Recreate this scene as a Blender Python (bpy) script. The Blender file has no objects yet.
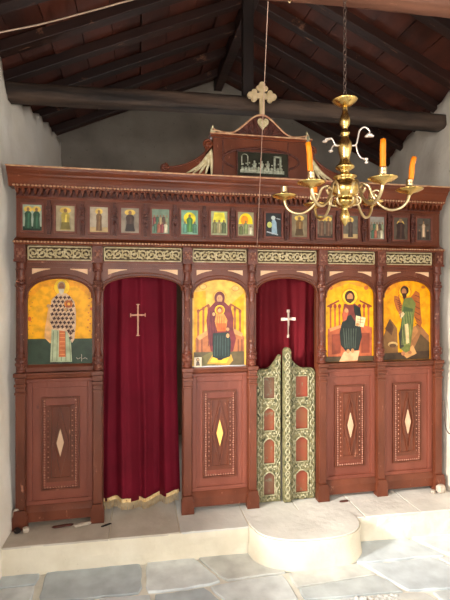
import bpy, math, random
from mathutils import Vector, Matrix, noise
random.seed(7)
C = bpy.context.scene.collection
PI = math.pi
# ------------------------------------------------------------------ camera data (world metres, screen front is the plane y=0)
FPX = 450.0; TH = math.radians(11.0); CH = 1.56; CD = 2.88
def at(px, py, Y=0.0):
    """measured point of the photograph -> point of the vertical plane at depth Y"""
    a = math.atan((px-225)/FPX)+TH; y = Y+CD
    X = y*math.tan(a); dep = X*math.sin(TH)+y*math.cos(TH)
    return Vector((X, Y, CH+(293-py)/FPX*dep))
def lin(c):
    c = c/255.0
    return c/12.92 if c <= .04045 else ((c+.055)/1.055)**2.4
def rgb(t): return (lin(t[0]), lin(t[1]), lin(t[2]), 1.0)

# ------------------------------------------------------------------ materials
def mat(name, col, rough=.6, metal=0.0, col2=None, scale=8.0, bump=0.0, bscale=40.0, wear=None, wear_amt=.62, stretch=(1,1,1), attr=None, spec=.4, detail=6):
    m = bpy.data.materials.new(name); m.use_nodes = True
    nt = m.node_tree; N = nt.nodes; L = nt.links
    b = N['Principled BSDF']
    b.inputs['Roughness'].default_value = rough; b.inputs['Metallic'].default_value = metal
    b.inputs['Specular IOR Level'].default_value = spec
    tc = N.new('ShaderNodeTexCoord'); mp = N.new('ShaderNodeMapping'); mp.inputs['Scale'].default_value = stretch
    geo = N.new('ShaderNodeNewGeometry')
    L.new(geo.outputs['Position'], mp.inputs['Vector'])
    if attr:
        a = N.new('ShaderNodeVertexColor'); a.layer_name = attr
        src = a.outputs['Color']
        n = N.new('ShaderNodeTexNoise'); n.inputs['Scale'].default_value = scale; n.inputs['Detail'].default_value = 5
        L.new(mp.outputs[0], n.inputs['Vector'])
        mx = N.new('ShaderNodeMix'); mx.data_type = 'RGBA'; mx.blend_type = 'MULTIPLY'; mx.inputs[0].default_value = .55
        rp = N.new('ShaderNodeValToRGB'); rp.color_ramp.elements[0].position = .3; rp.color_ramp.elements[0].color = (.45,.42,.4,1); rp.color_ramp.elements[1].position = .6; rp.color_ramp.elements[1].color = (1.1,1.1,1.1,1)
        L.new(n.outputs['Fac'], rp.inputs[0]); L.new(src, mx.inputs[6]); L.new(rp.outputs[0], mx.inputs[7])
        L.new(mx.outputs[2], b.inputs['Base Color'])
    else:
        n = N.new('ShaderNodeTexNoise'); n.inputs['Scale'].default_value = scale; n.inputs['Detail'].default_value = detail
        L.new(mp.outputs[0], n.inputs['Vector'])
        mx = N.new('ShaderNodeMix'); mx.data_type = 'RGBA'
        rp = N.new('ShaderNodeValToRGB'); rp.color_ramp.elements[0].position = .36; rp.color_ramp.elements[1].position = .64
        L.new(n.outputs['Fac'], rp.inputs[0]); L.new(rp.outputs[0], mx.inputs[0])
        mx.inputs[6].default_value = rgb(col); mx.inputs[7].default_value = rgb(col2 if col2 else tuple(min(255, c*1.12) for c in col))
        out = mx.outputs[2]
        if wear:
            n2 = N.new('ShaderNodeTexNoise'); n2.inputs['Scale'].default_value = 26; n2.inputs['Detail'].default_value = 8; n2.inputs['Roughness'].default_value = .7
            L.new(mp.outputs[0], n2.inputs['Vector'])
            r2 = N.new('ShaderNodeValToRGB'); r2.color_ramp.elements[0].position = wear_amt; r2.color_ramp.elements[1].position = wear_amt+.05
            L.new(n2.outputs['Fac'], r2.inputs[0])
            m2 = N.new('ShaderNodeMix'); m2.data_type = 'RGBA'
            L.new(r2.outputs[0], m2.inputs[0]); L.new(out, m2.inputs[6]); m2.inputs[7].default_value = rgb(wear)
            out = m2.outputs[2]
        L.new(out, b.inputs['Base Color'])
    if bump:
        n3 = N.new('ShaderNodeTexNoise'); n3.inputs['Scale'].default_value = bscale; n3.inputs['Detail'].default_value = 6
        L.new(mp.outputs[0], n3.inputs['Vector'])
        bp = N.new('ShaderNodeBump'); bp.inputs['Strength'].default_value = bump; bp.inputs['Distance'].default_value = .01
        L.new(n3.outputs['Fac'], bp.inputs['Height']); L.new(bp.outputs[0], b.inputs['Normal'])
    return m
M = {}
M['wood'] = mat('painted_red_wood', (88,43,25), .36, col2=(110,57,37), scale=6, bump=.35, bscale=30, wear=(158,104,82), wear_amt=.63, stretch=(1,1,.4))
M['wood_hi'] = mat('cornice_wood', (90,41,20), .3, col2=(118,57,31), scale=6, bump=.3, bscale=30, wear=(170,112,84), wear_amt=.64, stretch=(.5,1,1))
M['wood_panel'] = mat('panel_red_wood', (112,56,41), .42, col2=(130,70,53), scale=5, bump=.3, bscale=40, wear=(84,42,34), wear_amt=.64, stretch=(1,1,.3))
M['wood_dark'] = mat('dark_carved_wood', (66,30,22), .45, col2=(92,46,34), scale=30, bump=.6, bscale=60)
M['bead'] = mat('worn_gilt_edge', (214,172,136), .5, col2=(170,116,86), scale=60, bump=.2)
M['cream'] = mat('cream_paint', (214,172,132), .6, col2=(228,188,150), scale=14)
M['cream_dull'] = mat('dull_cream_paint', (196,158,126), .6, col2=(210,174,142), scale=14)
M['yellowdiamond'] = mat('yellow_paint', (226,180,96), .6)
M['gilt'] = mat('old_gilt', (214,200,162), .45, .0, col2=(184,166,122), scale=45, bump=.5, bscale=90)
M['gilt_ground'] = mat('gilt_ground', (62,48,28), .7, col2=(92,74,44), scale=40)
M['gilt_line'] = mat('gilt_line', (206,168,130), .45, .1, col2=(176,120,88), scale=30)
M['doorgilt'] = mat('door_green_gilt', (96,96,66), .55, .05, col2=(140,130,92), scale=60, bump=1.0, bscale=85, wear=(58,62,42), wear_amt=.55, detail=8)
M['doorgilt2'] = mat('door_relief_gilt', (192,184,150), .5, .0, col2=(136,132,100), scale=70, bump=.8, bscale=120)
M['doorpanel'] = mat('door_inner_panel', (136,80,52), .5, col2=(146,66,46), scale=9, wear=(126,104,78), wear_amt=.6)
M['doorpanel_grey'] = mat('door_inner_panel_dull', (112,80,58), .5, col2=(118,70,56), scale=9, wear=(112,104,84), wear_amt=.55)
M['curtain'] = mat('crimson_cloth', (92,5,24), .8, col2=(108,9,32), scale=3, bump=.15, bscale=200, spec=.2)
M['curtain_red'] = mat('red_cloth', (88,6,18), .8, col2=(104,11,24), scale=3, bump=.15, bscale=200, spec=.2)
M['ribbon'] = mat('pale_ribbon', (214,168,140), .6, col2=(196,140,112), scale=60)
M['ribbon_white'] = mat('white_ribbon', (238,214,196), .6)
M['fringe'] = mat('gold_fringe', (212,176,116), .6, col2=(236,210,160), scale=60, wear=(150,96,64), wear_amt=.6)
M['brass'] = mat('brass', (218,188,118), .27, 1.0, col2=(176,144,82), scale=12, bump=.05)
M['brass_pale'] = mat('pale_brass', (214,194,152), .28, .95, col2=(182,158,116), scale=12)
M['silver'] = mat('silvered_leaf', (216,206,196), .3, .7)
M['wax'] = mat('orange_wax', (238,122,8), .5, col2=(246,136,14), scale=9)
M['wick'] = mat('charred_wick', (86,84,66), .8)
M['iron'] = mat('dark_iron', (92,76,68), .45, .7)
M['beam'] = mat('old_grey_beam', (78,60,48), .7, col2=(34,26,22), scale=14, bump=.9, bscale=22, wear=(138,112,94), wear_amt=.63, stretch=(.12,1,1))
M['beam_front'] = mat('brown_beam', (128,84,64), .7, col2=(92,58,44), scale=9, bump=.6, bscale=22, wear=(160,118,94), wear_amt=.6, stretch=(.15,1,1))
M['board'] = mat('dark_roof_boards', (92,46,33), .5, col2=(56,29,22), scale=5, bump=.3, bscale=25, wear=(84,44,32), wear_amt=.6, stretch=(1,.25,1))
M['rafter'] = mat('rafter_wood', (54,30,23), .5, col2=(38,22,18), scale=7, bump=.5, bscale=25, wear=(128,88,68), wear_amt=.61, stretch=(.2,1,.2))
M['postwood'] = mat('dark_post_wood', (34,22,18), .6, col2=(26,17,14), scale=7)
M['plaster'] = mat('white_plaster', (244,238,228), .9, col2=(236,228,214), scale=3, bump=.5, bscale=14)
M['plaster_back'] = mat('shaded_grey_plaster', (150,142,130), .9, col2=(128,120,110), scale=3, bump=.4, bscale=14, wear=(112,104,96), wear_amt=.62)  # grey carries the low light behind the screen in its colour
M['riser'] = mat('cream_limewash', (232,224,204), .85, col2=(218,208,186), scale=5, bump=.5, bscale=22, wear=(200,188,164), wear_amt=.67)
M['slab'] = mat('grey_stone_slab', (206,198,184), .6, col2=(186,176,160), scale=5, bump=.4, bscale=25, wear=(206,198,182), wear_amt=.62)
M['slab_pale'] = mat('pale_stone_slab', (220,218,210), .6, col2=(202,200,192), scale=5, bump=.4, bscale=25)
M['mortar'] = mat('pale_mortar', (222,216,202), .9, col2=(206,200,188), scale=20, bump=.6)
M['stone_chip'] = mat('stone_chip', (168,154,138), .85, col2=(196,184,168), scale=30, bump=.6)
M['pebble'] = mat('pebble', (214,212,206), .7, col2=(186,186,184), scale=60)
M['crevice'] = mat('dark_crevice', (40,32,28), .9)
M['paint'] = mat('icon_paint', (0,0,0), .38, scale=26, attr='Col', spec=.35)
M['smallframe'] = mat('small_frame_wood', (104,54,42), .5, col2=(124,70,54), scale=20)
M['pic_glass'] = mat('dark_plate', (44,44,36), .22, .3, col2=(60,58,46), scale=14)
M['pic_silver'] = mat('pale_relief', (178,180,160), .4, .3, col2=(128,132,112), scale=60)
M['wirewhite'] = mat('pale_cable', (196,170,148), .6)
M['cord'] = mat('thin_cord', (182,150,132), .8)

def floor_material():
    m = bpy.data.materials.new('flagstone_floor'); m.use_nodes = True
    nt = m.node_tree; N = nt.nodes; L = nt.links; b = N['Principled BSDF']
    geo = N.new('ShaderNodeNewGeometry'); at_ = N.new('ShaderNodeVertexColor'); at_.layer_name = 'Col'
    n = N.new('ShaderNodeTexNoise'); n.inputs['Scale'].default_value = 9; n.inputs['Detail'].default_value = 8
    L.new(geo.outputs['Position'], n.inputs['Vector'])
    rp = N.new('ShaderNodeValToRGB'); rp.color_ramp.elements[0].position = .3; rp.color_ramp.elements[0].color = (.78,.78,.78,1); rp.color_ramp.elements[1].position = .68; rp.color_ramp.elements[1].color = (1.12,1.12,1.11,1)
    mx = N.new('ShaderNodeMix'); mx.data_type = 'RGBA'; mx.blend_type = 'MULTIPLY'; mx.inputs[0].default_value = 1
    L.new(n.outputs['Fac'], rp.inputs[0]); L.new(at_.outputs['Color'], mx.inputs[6]); L.new(rp.outputs[0], mx.inputs[7]); L.new(mx.outputs[2], b.inputs['Base Color'])
    bp = N.new('ShaderNodeBump'); bp.inputs['Strength'].default_value = .35; bp.inputs['Distance'].default_value = .01
    L.new(n.outputs['Fac'], bp.inputs['Height']); L.new(bp.outputs[0], b.inputs['Normal'])
    b.inputs['Roughness'].default_value = .5
    return m
M['floor'] = floor_material()

# ------------------------------------------------------------------ mesh builder
class MB:
    def __init__(s): s.v = []; s.f = []; s.c = []; s.sm = []
    def add(s, vs, fs, col=None, smooth=False):
        o = len(s.v); s.v += [tuple(p) for p in vs]
        for f in fs: s.f.append([i+o for i in f]); s.c.append(col); s.sm.append(smooth)
        return s
    def box(s, x0, x1, y0, y1, z0, z1, col=None):
        v = [(x,y,z) for z in (z0,z1) for y in (y0,y1) for x in (x0,x1)]
        return s.add(v, [(0,2,3,1),(4,5,7,6),(0,1,5,4),(2,6,7,3),(0,4,6,2),(1,3,7,5)], col)
    def ring(s, x0, x1, z0, z1, t, y0, y1, tb=None):
        tb = tb or t
        s.box(x0,x1,y0,y1,z1-tb,z1); s.box(x0,x1,y0,y1,z0,z0+tb); s.box(x0,x0+t,y0,y1,z0+tb,z1-tb); s.box(x1-t,x1,y0,y1,z0+tb,z1-tb); return s
    def prism(s, pts, y0, y1, col=None, smooth=False):      # pts (x,z) counter-clockwise seen from the front (-y)
        a = sum(pts[i][0]*pts[(i+1)%len(pts)][1]-pts[(i+1)%len(pts)][0]*pts[i][1] for i in range(len(pts)))
        if a < 0: pts = pts[::-1]
        n = len(pts)
        v = [(x,y0,z) for x,z in pts]+[(x,y1,z) for x,z in pts]
        s.add(v, [tuple(range(n)), tuple(range(2*n-1,n-1,-1))], col)
        return s.add(v, [(i,i+n,(i+1)%n+n,(i+1)%n) for i in range(n)], col, smooth)
    def profx(s, pts, x0, x1, col=None):                      # pts (y,z) swept along x
        n = len(pts); v = [(x0,y,z) for y,z in pts]+[(x1,y,z) for y,z in pts]
        return s.add(v, [tuple(range(n)), tuple(range(2*n-1,n-1,-1))]+[(i,i+n,(i+1)%n+n,(i+1)%n) for i in range(n)], col)
    def lathe(s, prof, c, n=20, col=None, ax=None, squash=1.0):
        v = []; f = []; m = len(prof)
        for r, z in prof:
            for k in range(n):
                a = 2*PI*k/n
                p = Vector((max(r,1e-4)*math.cos(a), max(r,1e-4)*math.sin(a)*squash, z))
                if ax is not None: p = ax @ p
                v.append(p+Vector(c))
        for j in range(m-1):
            for k in range(n):
                f.append((j*n+k, j*n+(k+1)%n, (j+1)*n+(k+1)%n, (j+1)*n+k))
        s.add(v, f, col, True)
        o = len(s.v)-len(v)
        s.f += [[o+k for k in range(n-1,-1,-1)], [o+(m-1)*n+k for k in range(n)]]; s.c += [col]*2; s.sm += [False]*2
        return s
    def tube(s, pts, r, n=8, col=None, closed=False):
        pts = [Vector(p) for p in pts]; m = len(pts); rr = r if isinstance(r, (list,tuple)) else [r]*m
        v = []; prev = None
        for i in range(m):
            if closed: t = pts[(i+1)%m]-pts[i-1]
            else: t = pts[min(i+1,m-1)]-pts[max(i-1,0)]
            t.normalize()
            if prev is None:
                u = t.orthogonal().normalized()
            else:
                u = prev-t*prev.dot(t)
                if u.length < 1e-6: u = t.orthogonal()
                u.normalize()
            prev = u; w = t.cross(u)
            for k in range(n):
                a = 2*PI*k/n; v.append(pts[i]+(u*math.cos(a)+w*math.sin(a))*rr[i])
        f = []
        for i in range(m if closed else m-1):
            for k in range(n):
                f.append((i*n+k, i*n+(k+1)%n, ((i+1)%m)*n+(k+1)%n, ((i+1)%m)*n+k))
        s.add(v, f, col, True)
        if not closed:
            o = len(s.v)-len(v)
            s.f += [[o+k for k in range(n-1,-1,-1)], [o+(m-1)*n+k for k in range(n)]]; s.c += [col]*2; s.sm += [False]*2
        return s
    def ball(s, c, r, n=8, col=None, sc=(1,1,1)):
        v = []; f = []
        for j in range(1,n):
            t = PI*j/n
            for k in range(n):
                a = 2*PI*k/n
                v.append((c[0]+r*sc[0]*math.sin(t)*math.cos(a), c[1]+r*sc[1]*math.sin(t)*math.sin(a), c[2]-r*sc[2]*math.cos(t)))
        v += [(c[0],c[1],c[2]-r*sc[2]), (c[0],c[1],c[2]+r*sc[2])]
        b, t = len(v)-2, len(v)-1
        for j in range(n-2):
            for k in range(n): f.append((j*n+k, j*n+(k+1)%n, (j+1)*n+(k+1)%n, (j+1)*n+k))
        for k in range(n): f.append((b,(k+1)%n,k)); f.append((t,(n-2)*n+k,(n-2)*n+(k+1)%n))
        return s.add(v, f, col, True)
    def build(s, name, m, parent=None, bevel=0, **p):
        me = bpy.data.meshes.new(name); loc = Vector((0,0,0))
        base = parent_base(parent)
        vs = [Vector(v)-base for v in s.v]
        me.from_pydata(vs, [], s.f); me.materials.append(M[m] if isinstance(m,str) else m)
        for i, q in enumerate(me.polygons): q.use_smooth = s.sm[i]
        if any(c is not None for c in s.c):
            ca = me.color_attributes.new('Col', 'FLOAT_COLOR', 'CORNER')
            for i, q in enumerate(me.polygons):
                c = rgb(s.c[i] or (128,128,128))
                for li in q.loop_indices: ca.data[li].color = c
        me.update()
        o = bpy.data.objects.new(name, me); C.objects.link(o)
        if parent: o.parent = parent
        else:
            b = Vector((sum(v.x for v in vs)/len(vs), sum(v.y for v in vs)/len(vs), min(v.z for v in vs)))
            for v in me.vertices: v.co -= b
            o.location = b
        if bevel:
            bv = o.modifiers.new('bevel','BEVEL'); bv.width = bevel; bv.segments = 2; bv.limit_method = 'ANGLE'; bv.angle_limit = math.radians(40)
        for k, val in p.items(): o[k] = val
        return o
def parent_base(p):
    b = Vector((0,0,0))
    while p is not None: b = b+p.location; p = p.parent
    return b
def thing(name, label, category, loc, group=None):
    o = bpy.data.objects.new(name, None); C.objects.link(o); o.location = loc; o.empty_display_size = .05
    o['label'] = label; o['category'] = category
    if group: o['group'] = group
    return o
def tag(o, label, category, group=None):
    o['label'] = label; o['category'] = category
    if group: o['group'] = group
    return o
def spiral(cx, cz, y, r0, r1, a0, turns, n=26, flip=1):
    return [(cx+flip*(r0+(r1-r0)*k/n)*math.cos(a0+turns*2*PI*k/n), y, cz+(r0+(r1-r0)*k/n)*math.sin(a0+turns*2*PI*k/n)) for k in range(n+1)]
def smoothline(pts, n=6):
    P = [Vector(p) for p in pts]; out = []
    for i in range(len(P)-1):
        p0, p1, p2, p3 = P[max(i-1,0)], P[i], P[i+1], P[min(i+2,len(P)-1)]
        for k in range(n):
            t = k/n
            out.append(.5*((2*p1)+(p2-p0)*t+(2*p0-5*p1+4*p2-p3)*t*t+(3*p1-p0-3*p2+p3)*t**3))
    out.append(P[-1]); return out

# ------------------------------------------------------------------ levels and columns of the icon screen
TR = 0.16                                   # height of the tread the screen stands on
COL = [-.683, -.240, .312, .738, 1.225, 1.655, 2.100]
HW = .031
BAY = [(COL[i]+HW, COL[i+1]-HW) for i in range(6)]
ICONBAY = [0,2,4,5]; DOORBAY = [1,3]
scr = thing('icon_screen', 'wide dark red carved wooden icon screen with arched bays, standing on the stone step', 'altar screen', (.7,0,TR))

# plinth, panels
def panel(i, diamond, lab=None):
    x0, x1 = BAY[i]; cx = (x0+x1)/2
    b = MB(); b.box(x0-.005, x1+.005, .012, .04, .2, 1.06)
    b.ring(x0,x1,.275,1.05,.03,0,.0125)
    b.box(x0+.03,x1-.03,0,.0125,.985,1.021)
    p = b.build('lower_panel', 'wood_panel', scr, .003)
    w, h0, h1 = .112, .36, .925
    f = MB()
    f.ring(cx-w,cx+w,h0,h1,.010,.002,.0135)
    f.box(cx-w+.03,cx+w-.03,.004,.013,h0+.05,h1-.05)
    w2, g0, g1 = .060, .43, .87
    f.ring(cx-w2,cx+w2,g0,g1,.009,-.003,.006)
    cz = (g0+g1)/2
    for sx in (-1,1):
        for sz in (-1,1):
            f.prism([(cx+sx*.050,cz),(cx+sx*.038,cz),(cx,cz+sz*.185),(cx,cz+sz*.21)], -.006, .006)
    f.build('raised_moulding', 'wood', p, .0015)
    bd = MB(); n = 34
    for k in range(n+1):
        z = h0+.02+(h1-h0-.04)*k/n
        for sx in (-1,1): bd.ball((cx+sx*(w-.021), .003, z), .0058, 6)
        if k % 2 == 0 and g0+.01 < z < g1-.01:
            for sx in (-1,1): bd.ball((cx+sx*(w2+.010), .003, z), .0046, 5)
    for k in range(12): bd.ball((cx-w+.022+(2*w-.044)*k/11, .003, h0+.02), .0058, 6)
    bd.build('bead_edging', 'wood_edge', p)
    d = MB(); dh = .085
    d.prism([(cx-.021,cz),(cx,cz-dh),(cx+.021,cz),(cx,cz+dh)], -.006, .006)
    o = d.build('diamond_inlay', diamond, p, .001)
    o['label'] = 'yellow diamond inlay' if diamond == 'yellowdiamond' else 'cream diamond inlay'
M['capgilt'] = mat('worn_carved_boss', (150,106,84), .5, col2=(116,60,48), scale=60, bump=.4)
M['colwood'] = mat('worn_turned_wood', (84,39,26), .36, col2=(108,54,38), scale=14, bump=.4, bscale=60, wear=(172,124,98), wear_amt=.60)
M['wood_edge'] = mat('worn_bead_wood', (196,146,122), .5, col2=(146,84,68), scale=60)
for i in ICONBAY: panel(i, 'yellowdiamond' if i == 2 else 'cream_dull')
for i in ICONBAY:
    x0, x1 = BAY[i]
    b = MB(); b.profx([(.04,TR+.002),(-.026,TR+.002+(.03)),(-.026,.250),(-.018,.262),(-.004,.282),(.04,.282)], x0-.004, x1+.004)
    b.build('plinth', 'wood', scr, .002)
    b = MB(); b.profx([(.04,1.040),(-.010,1.040),(-.024,1.052),(-.028,1.068),(-.034,1.072),(-.034,1.082),(.04,1.082)], x0, x1)
    if i == 0: b.profx([(.04,1.084),(-.004,1.084),(-.004,1.110),(.012,1.128),(.04,1.128)], x0, x1)
    b.build('sill_moulding', 'wood', scr, .0015)
# pilasters and colonnettes
for i, cx in enumerate(COL):
    b = MB()
    b.box(cx-HW, cx+HW, 0, .045, TR+.002, 1.86)                       # stile behind
    b.build('stile', 'wood', scr, .002)
    b = MB()
    zt = .27
    b.prism([(cx-.040,TR+.001),(cx+.040,TR+.001),(cx+.040,.235),(cx+.034,.25),(cx+.030,.275),(cx-.030,.275),(cx-.034,.25),(cx-.040,.235)], -.05, .0)
    b.box(cx-.026,cx+.026,-.034,0,.27,.965)
    for z, w, d, h in ((.955,.031,.040,.014),(.985,.028,.036,.012),(1.004,.033,.043,.016),(1.036,.030,.038,.02),(1.060,.036,.047,.024)):
        b.box(cx-w,cx+w,-d,0,z,z+h)
    b.box(cx-.028,cx+.028,-.03,0,.96,1.07)
    b.build('pilaster', 'wood', scr, .0025)
    b = MB(); y = -.012
    prof = [(.026,0),(.028,.012),(.022,.02),(.024,.035),(.029,.06),(.027,.085),(.020,.10),(.024,.11),(.018,.12),(.0165,.14),(.0165,.42),(.020,.43),(.017,.44),(.022,.47),(.027,.52),(.022,.56),(.019,.59),(.026,.62),(.027,.63),(.027,.672)]
    b.lathe([(r,z+1.085) for r,z in prof], (cx,y,0), 16)
    for k in range(7):                                               # flutes and leaf bosses
        a = -PI+PI*(k+.5)/7
        px_, py_ = math.cos(a), math.sin(a)
        b.tube([(cx+px_*.0168,y+py_*.0168,1.225),(cx+px_*.0168,y+py_*.0168,1.50)], .0026, 5)
        for z, r, s_ in ((1.135,.026,.008),(1.165,.027,.007),(1.575,.021,.006),(1.605,.026,.008),(1.63,.024,.006),(1.70,.024,.006)):
            b.ball((cx+px_*r,y+py_*r,z), s_, 6, sc=(1,1,1.5))
    b.box(cx-.031,cx+.031,-.042,.0,1.757,1.85)
    b.box(cx-.034,cx+.034,-.046,.0,1.745,1.76)
    b.build('colonnette', 'colwood', scr, .001)
    g = MB(); g.ball((cx,-.044,1.797), .012, 8, sc=(1,.5,1.2))
    for sx in (-1,1):
        for sz in (-1,1): g.ball((cx+sx*.012,-.0425,1.797+sz*.018), .009, 7, sc=(1,.5,1))
    g.build('rosette_ornament', 'capgilt', scr)
# arch boards
def arch(x0, x1, zs, zc, n=26, off=0.0):
    cx = (x0+x1)/2; a = (x1-x0)/2; h = zc-zs
    return [(cx-(a+off)*math.cos(PI*k/n), zs+(h+off)*max(0,math.sin(PI*k/n))**.85) for k in range(n+1)]
for i, (x0,x1) in enumerate(BAY):
    door = i in DOORBAY
    zs, zc = (1.575,1.665) if i == 1 else ((1.56,1.662) if i == 3 else (1.528,1.652))
    inset = 0.0 if door else .001
    A = arch(x0+inset, x1-inset, zs, zc)
    b = MB()
    ztop = 1.757
    base = zs-.02
    # top board as strips over the arch (keeps faces convex)
    pts = [(x0,zs)]+A+[(x1,zs)]
    for k in range(len(pts)-1):
        (xa,za),(xb,zb) = pts[k],pts[k+1]
        if xb-xa < 1e-6: continue
        b.prism([(xa,za),(xb,zb),(xb,ztop),(xa,ztop)], -.002, .03)
    if not door:
        b.box(x0,x0+.003,-.002,.03,1.12,zs+.001); b.box(x1-.003,x1,-.002,.03,1.12,zs+.001)
    o = b.build('arch_board', 'wood', scr)
    m = MB()
    B_ = arch(x0+inset, x1-inset, zs, zc, off=.0)
    m.tube([(x,-.006,z) for x,z in B_], .006, 6)
    m.tube([(x,-.004,z) for x,z in [(min(max(p[0],x0+.006),x1-.006),p[1]) for p in arch(x0+inset, x1-inset, zs, zc, off=.020)]], .004, 6)
    m.build('arch_moulding', 'wood_hi', o)
    # cream spandrel triangles
    w = min(.115, (x1-x0)*.27); ztt = 1.708
    for sx, xe in ((1,x0+.03),(-1,x1-.03)):
        t = MB(); t.prism([(xe,ztt),(xe,ztt-.034),(xe+sx*w*.3,ztt-.021),(xe+sx*w*.65,ztt-.010),(xe+sx*w,ztt-.004),(xe+sx*w,ztt)], -.006, 0)
        t.build('spandrel_inlay', 'cream', o)
    ln = MB(); ln.box(x0,x1,-.010,-.001,1.742,1.757); ln.box(x0,x1,-.007,-.001,1.716,1.722); ln.build('fillet', 'wood_hi', o)
    # gilt foliage frieze
    g = MB(); gx0, gx1 = x0+.012, x1-.012
    gb = MB(); gb.box(x0,x1,.0,.03,1.757,1.853); gb.build('frieze_ground', 'gilt_ground', scr)
    z0, z1 = 1.764, 1.838; cz = (z0+z1)/2; n = max(6, int(round((gx1-gx0)/.052))); st = (gx1-gx0)/n
    for k in range(n):
        c = gx0+st*(k+.5); f_ = 1 if k%2 else -1
        g.tube([(x,y_,cz+(z-cz)*f_) for x,y_,z in spiral(c, cz-.003, -.004, .030, .006, PI*.5, 1.35, 24)], .0044, 6)
        g.ball((c,-.005,cz), .0062, 6)
        for q in range(5):
            a = q*1.26+k
            g.ball((c+.019*math.cos(a),-.003,cz+.023*math.sin(a)), .0052, 5, sc=(1.5,.7,1))
        g.ball((c+st*.5,-.003,cz+.022*f_), .008, 6, sc=(1,.5,1)); g.ball((c+st*.5,-.003,cz-.018*f_), .007, 6, sc=(1.2,.5,1))
    for z in (z0-.003, z1+.003): g.box(gx0-.004,gx1+.004,-.007,.001,z-.003,z+.003)
    for x in (gx0-.004,gx1+.004): g.box(x-.003,x+.003,-.007,.001,z0,z1)
    g.build('gilt_foliage_frieze', 'gilt', scr)
XL, XR = -.712, 2.128
# ledge under the small icons
b = MB(); b.profx([(.04,1.848),(-.044,1.848),(-.050,1.856),(-.050,1.868),(-.030,1.880),(-.010,1.892),(.04,1.892)], XL-.004, XR+.004); b.build('ledge_moulding', 'wood_hi', scr, .001)
def beads(name, z, y, x0, x1, st, r, m='bead', keep=1.0):
    b = MB(); n = int((x1-x0)/st)
    for k in range(n+1):
        if random.random() < keep: b.ball((x0+k*(x1-x0)/n, y, z), r, 6, sc=(1.5,1,1))
    return b.build(name, m, scr)
beads('bead_row', 1.864, -.053, XL, XR, .019, .0056)
# small icon row board
b = MB(); b.box(XL,XR,0,.04,1.85,2.2); b.build('upper_board', 'wood', scr)
b = MB(); b.box(XL,XR,-.006,.0,2.125,2.142); b.box(XL,XR,-.006,0,1.892,1.902); b.build('upper_fillet', 'wood_hi', scr, .001)
# dentils
b = MB(); b.box(XL,XR,-.005,0,2.142,2.192); b.build('dentil_shade_ground', 'wood_dark', scr)  # darker colour paints in the shade between the dentils
b = MB()
n = 84
for k in range(n):
    x = XL+.012+(XR-XL-.024)*k/(n-1)
    b.prism([(x-.0085,2.184),(x-.0085,2.170),(x,2.146),(x+.0085,2.170),(x+.0085,2.184)], -.040, -.006)
b.box(XL-.005,XR+.005,-.040,0,2.182,2.194)
b.build('dentil_moulding', 'wood_hi', scr, .001)
beads('upper_bead_row', 2.199, -.043, XL-.004, XR+.004, .0205, .0062)
b = MB(); b.profx([(.05,2.192),(-.036,2.192),(-.040,2.206),(-.046,2.222),(-.056,2.240),(-.068,2.252),(-.070,2.262),(-.078,2.268),(-.088,2.280),(-.090,2.298),(.05,2.300)], XL-.035, XR+.02); b.build('cornice', 'wood_hi', scr, .002)
b = MB(); b.box(XL-.038,XR+.023,-.094,-.06,2.295,2.304); b.build('cornice_edge', 'gilt_line', scr, .001)

# ------------------------------------------------------------------ crest
cx = .80; ZB = 2.300
b = MB(); b.box(cx-.322,cx+.322,-.02,.03,ZB,2.565)
b.build('crest_box', 'wood', scr, .002)
b = MB(); b.box(cx-.338,cx+.338,-.035,.035,2.563,2.575); b.box(cx-.344,cx+.344,-.042,.04,2.575,2.588); b.build('crest_moulding', 'wood_hi', scr, .001)
b = MB(); b.box(cx-.346,cx+.346,-.045,-.036,2.580,2.588); b.build('crest_edge', 'gilt_line', scr)
# oval medallion ring behind the picture
b = MB(); b.tube([(cx+.258*math.cos(2*PI*k/40),-.022,2.432+.075*math.sin(2*PI*k/40)) for k in range(40)], .008, 6, closed=True)
b.box(cx-.262,cx-.254,-.026,-.018,2.30,2.56) ; b.box(cx+.150+.03,cx+.186,-.026,-.018,2.30,2.56)
b.build('oval_moulding', 'wood_dark', scr)
# ogee gable
def gz(t):                                       # t 0..1 from the middle outwards
    if t < .68: return 2.598+.132*(.5+.5*math.cos(PI*t/.68))
    return 2.598+.018*((t-.68)/.32)**2
N_ = 44; xs = [cx-.325+.65*k/N_ for k in range(N_+1)]
b = MB()
for k in range(N_):
    za, zb = gz(abs(xs[k]-cx)/.325), gz(abs(xs[k+1]-cx)/.325)
    b.prism([(xs[k],2.585),(xs[k+1],2.585),(xs[k+1],zb),(xs[k],za)], -.018, .02)
for k in range(-6,7):                           # carved rays
    if k == 0: continue
    a = PI/2-k*.165; L0 = .035; L1 = min(.125, .118) if abs(k) < 3 else .105+.012*abs(k)
    xe, ze = cx+L1*1.35*math.cos(a), 2.598+L1*math.sin(a)
    t = abs(xe-cx)/.325
    ze = min(ze, gz(min(t,1))-.010)
    b.tube([(cx+k*.016,-.020,2.592),((cx+k*.016+xe)/2+k*.004,-.022,(2.592+ze)/2),(xe,-.020,ze)], [.005,.005,.003], 6)
b.build('crest_gable', 'wood_dark', scr)
b = MB(); b.tube([(x,-.022,gz(abs(x-cx)/.325)) for x in xs], .0065, 6)
b.build('gable_edge', 'gilt_line', scr)
for sx in (-1,1):
    b = MB(); x = cx+sx*.326
    b.prism([(x-.012,2.588),(x+.012,2.588),(x+sx*-.002+.008,2.615),(x-.004-sx*.006,2.645),(x-.010,2.62)], -.02, .0)
    b.ball((x-sx*.014,-.012,2.600), .012, 6)
    b.build('corner_leaf', 'gilt', scr)
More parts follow.
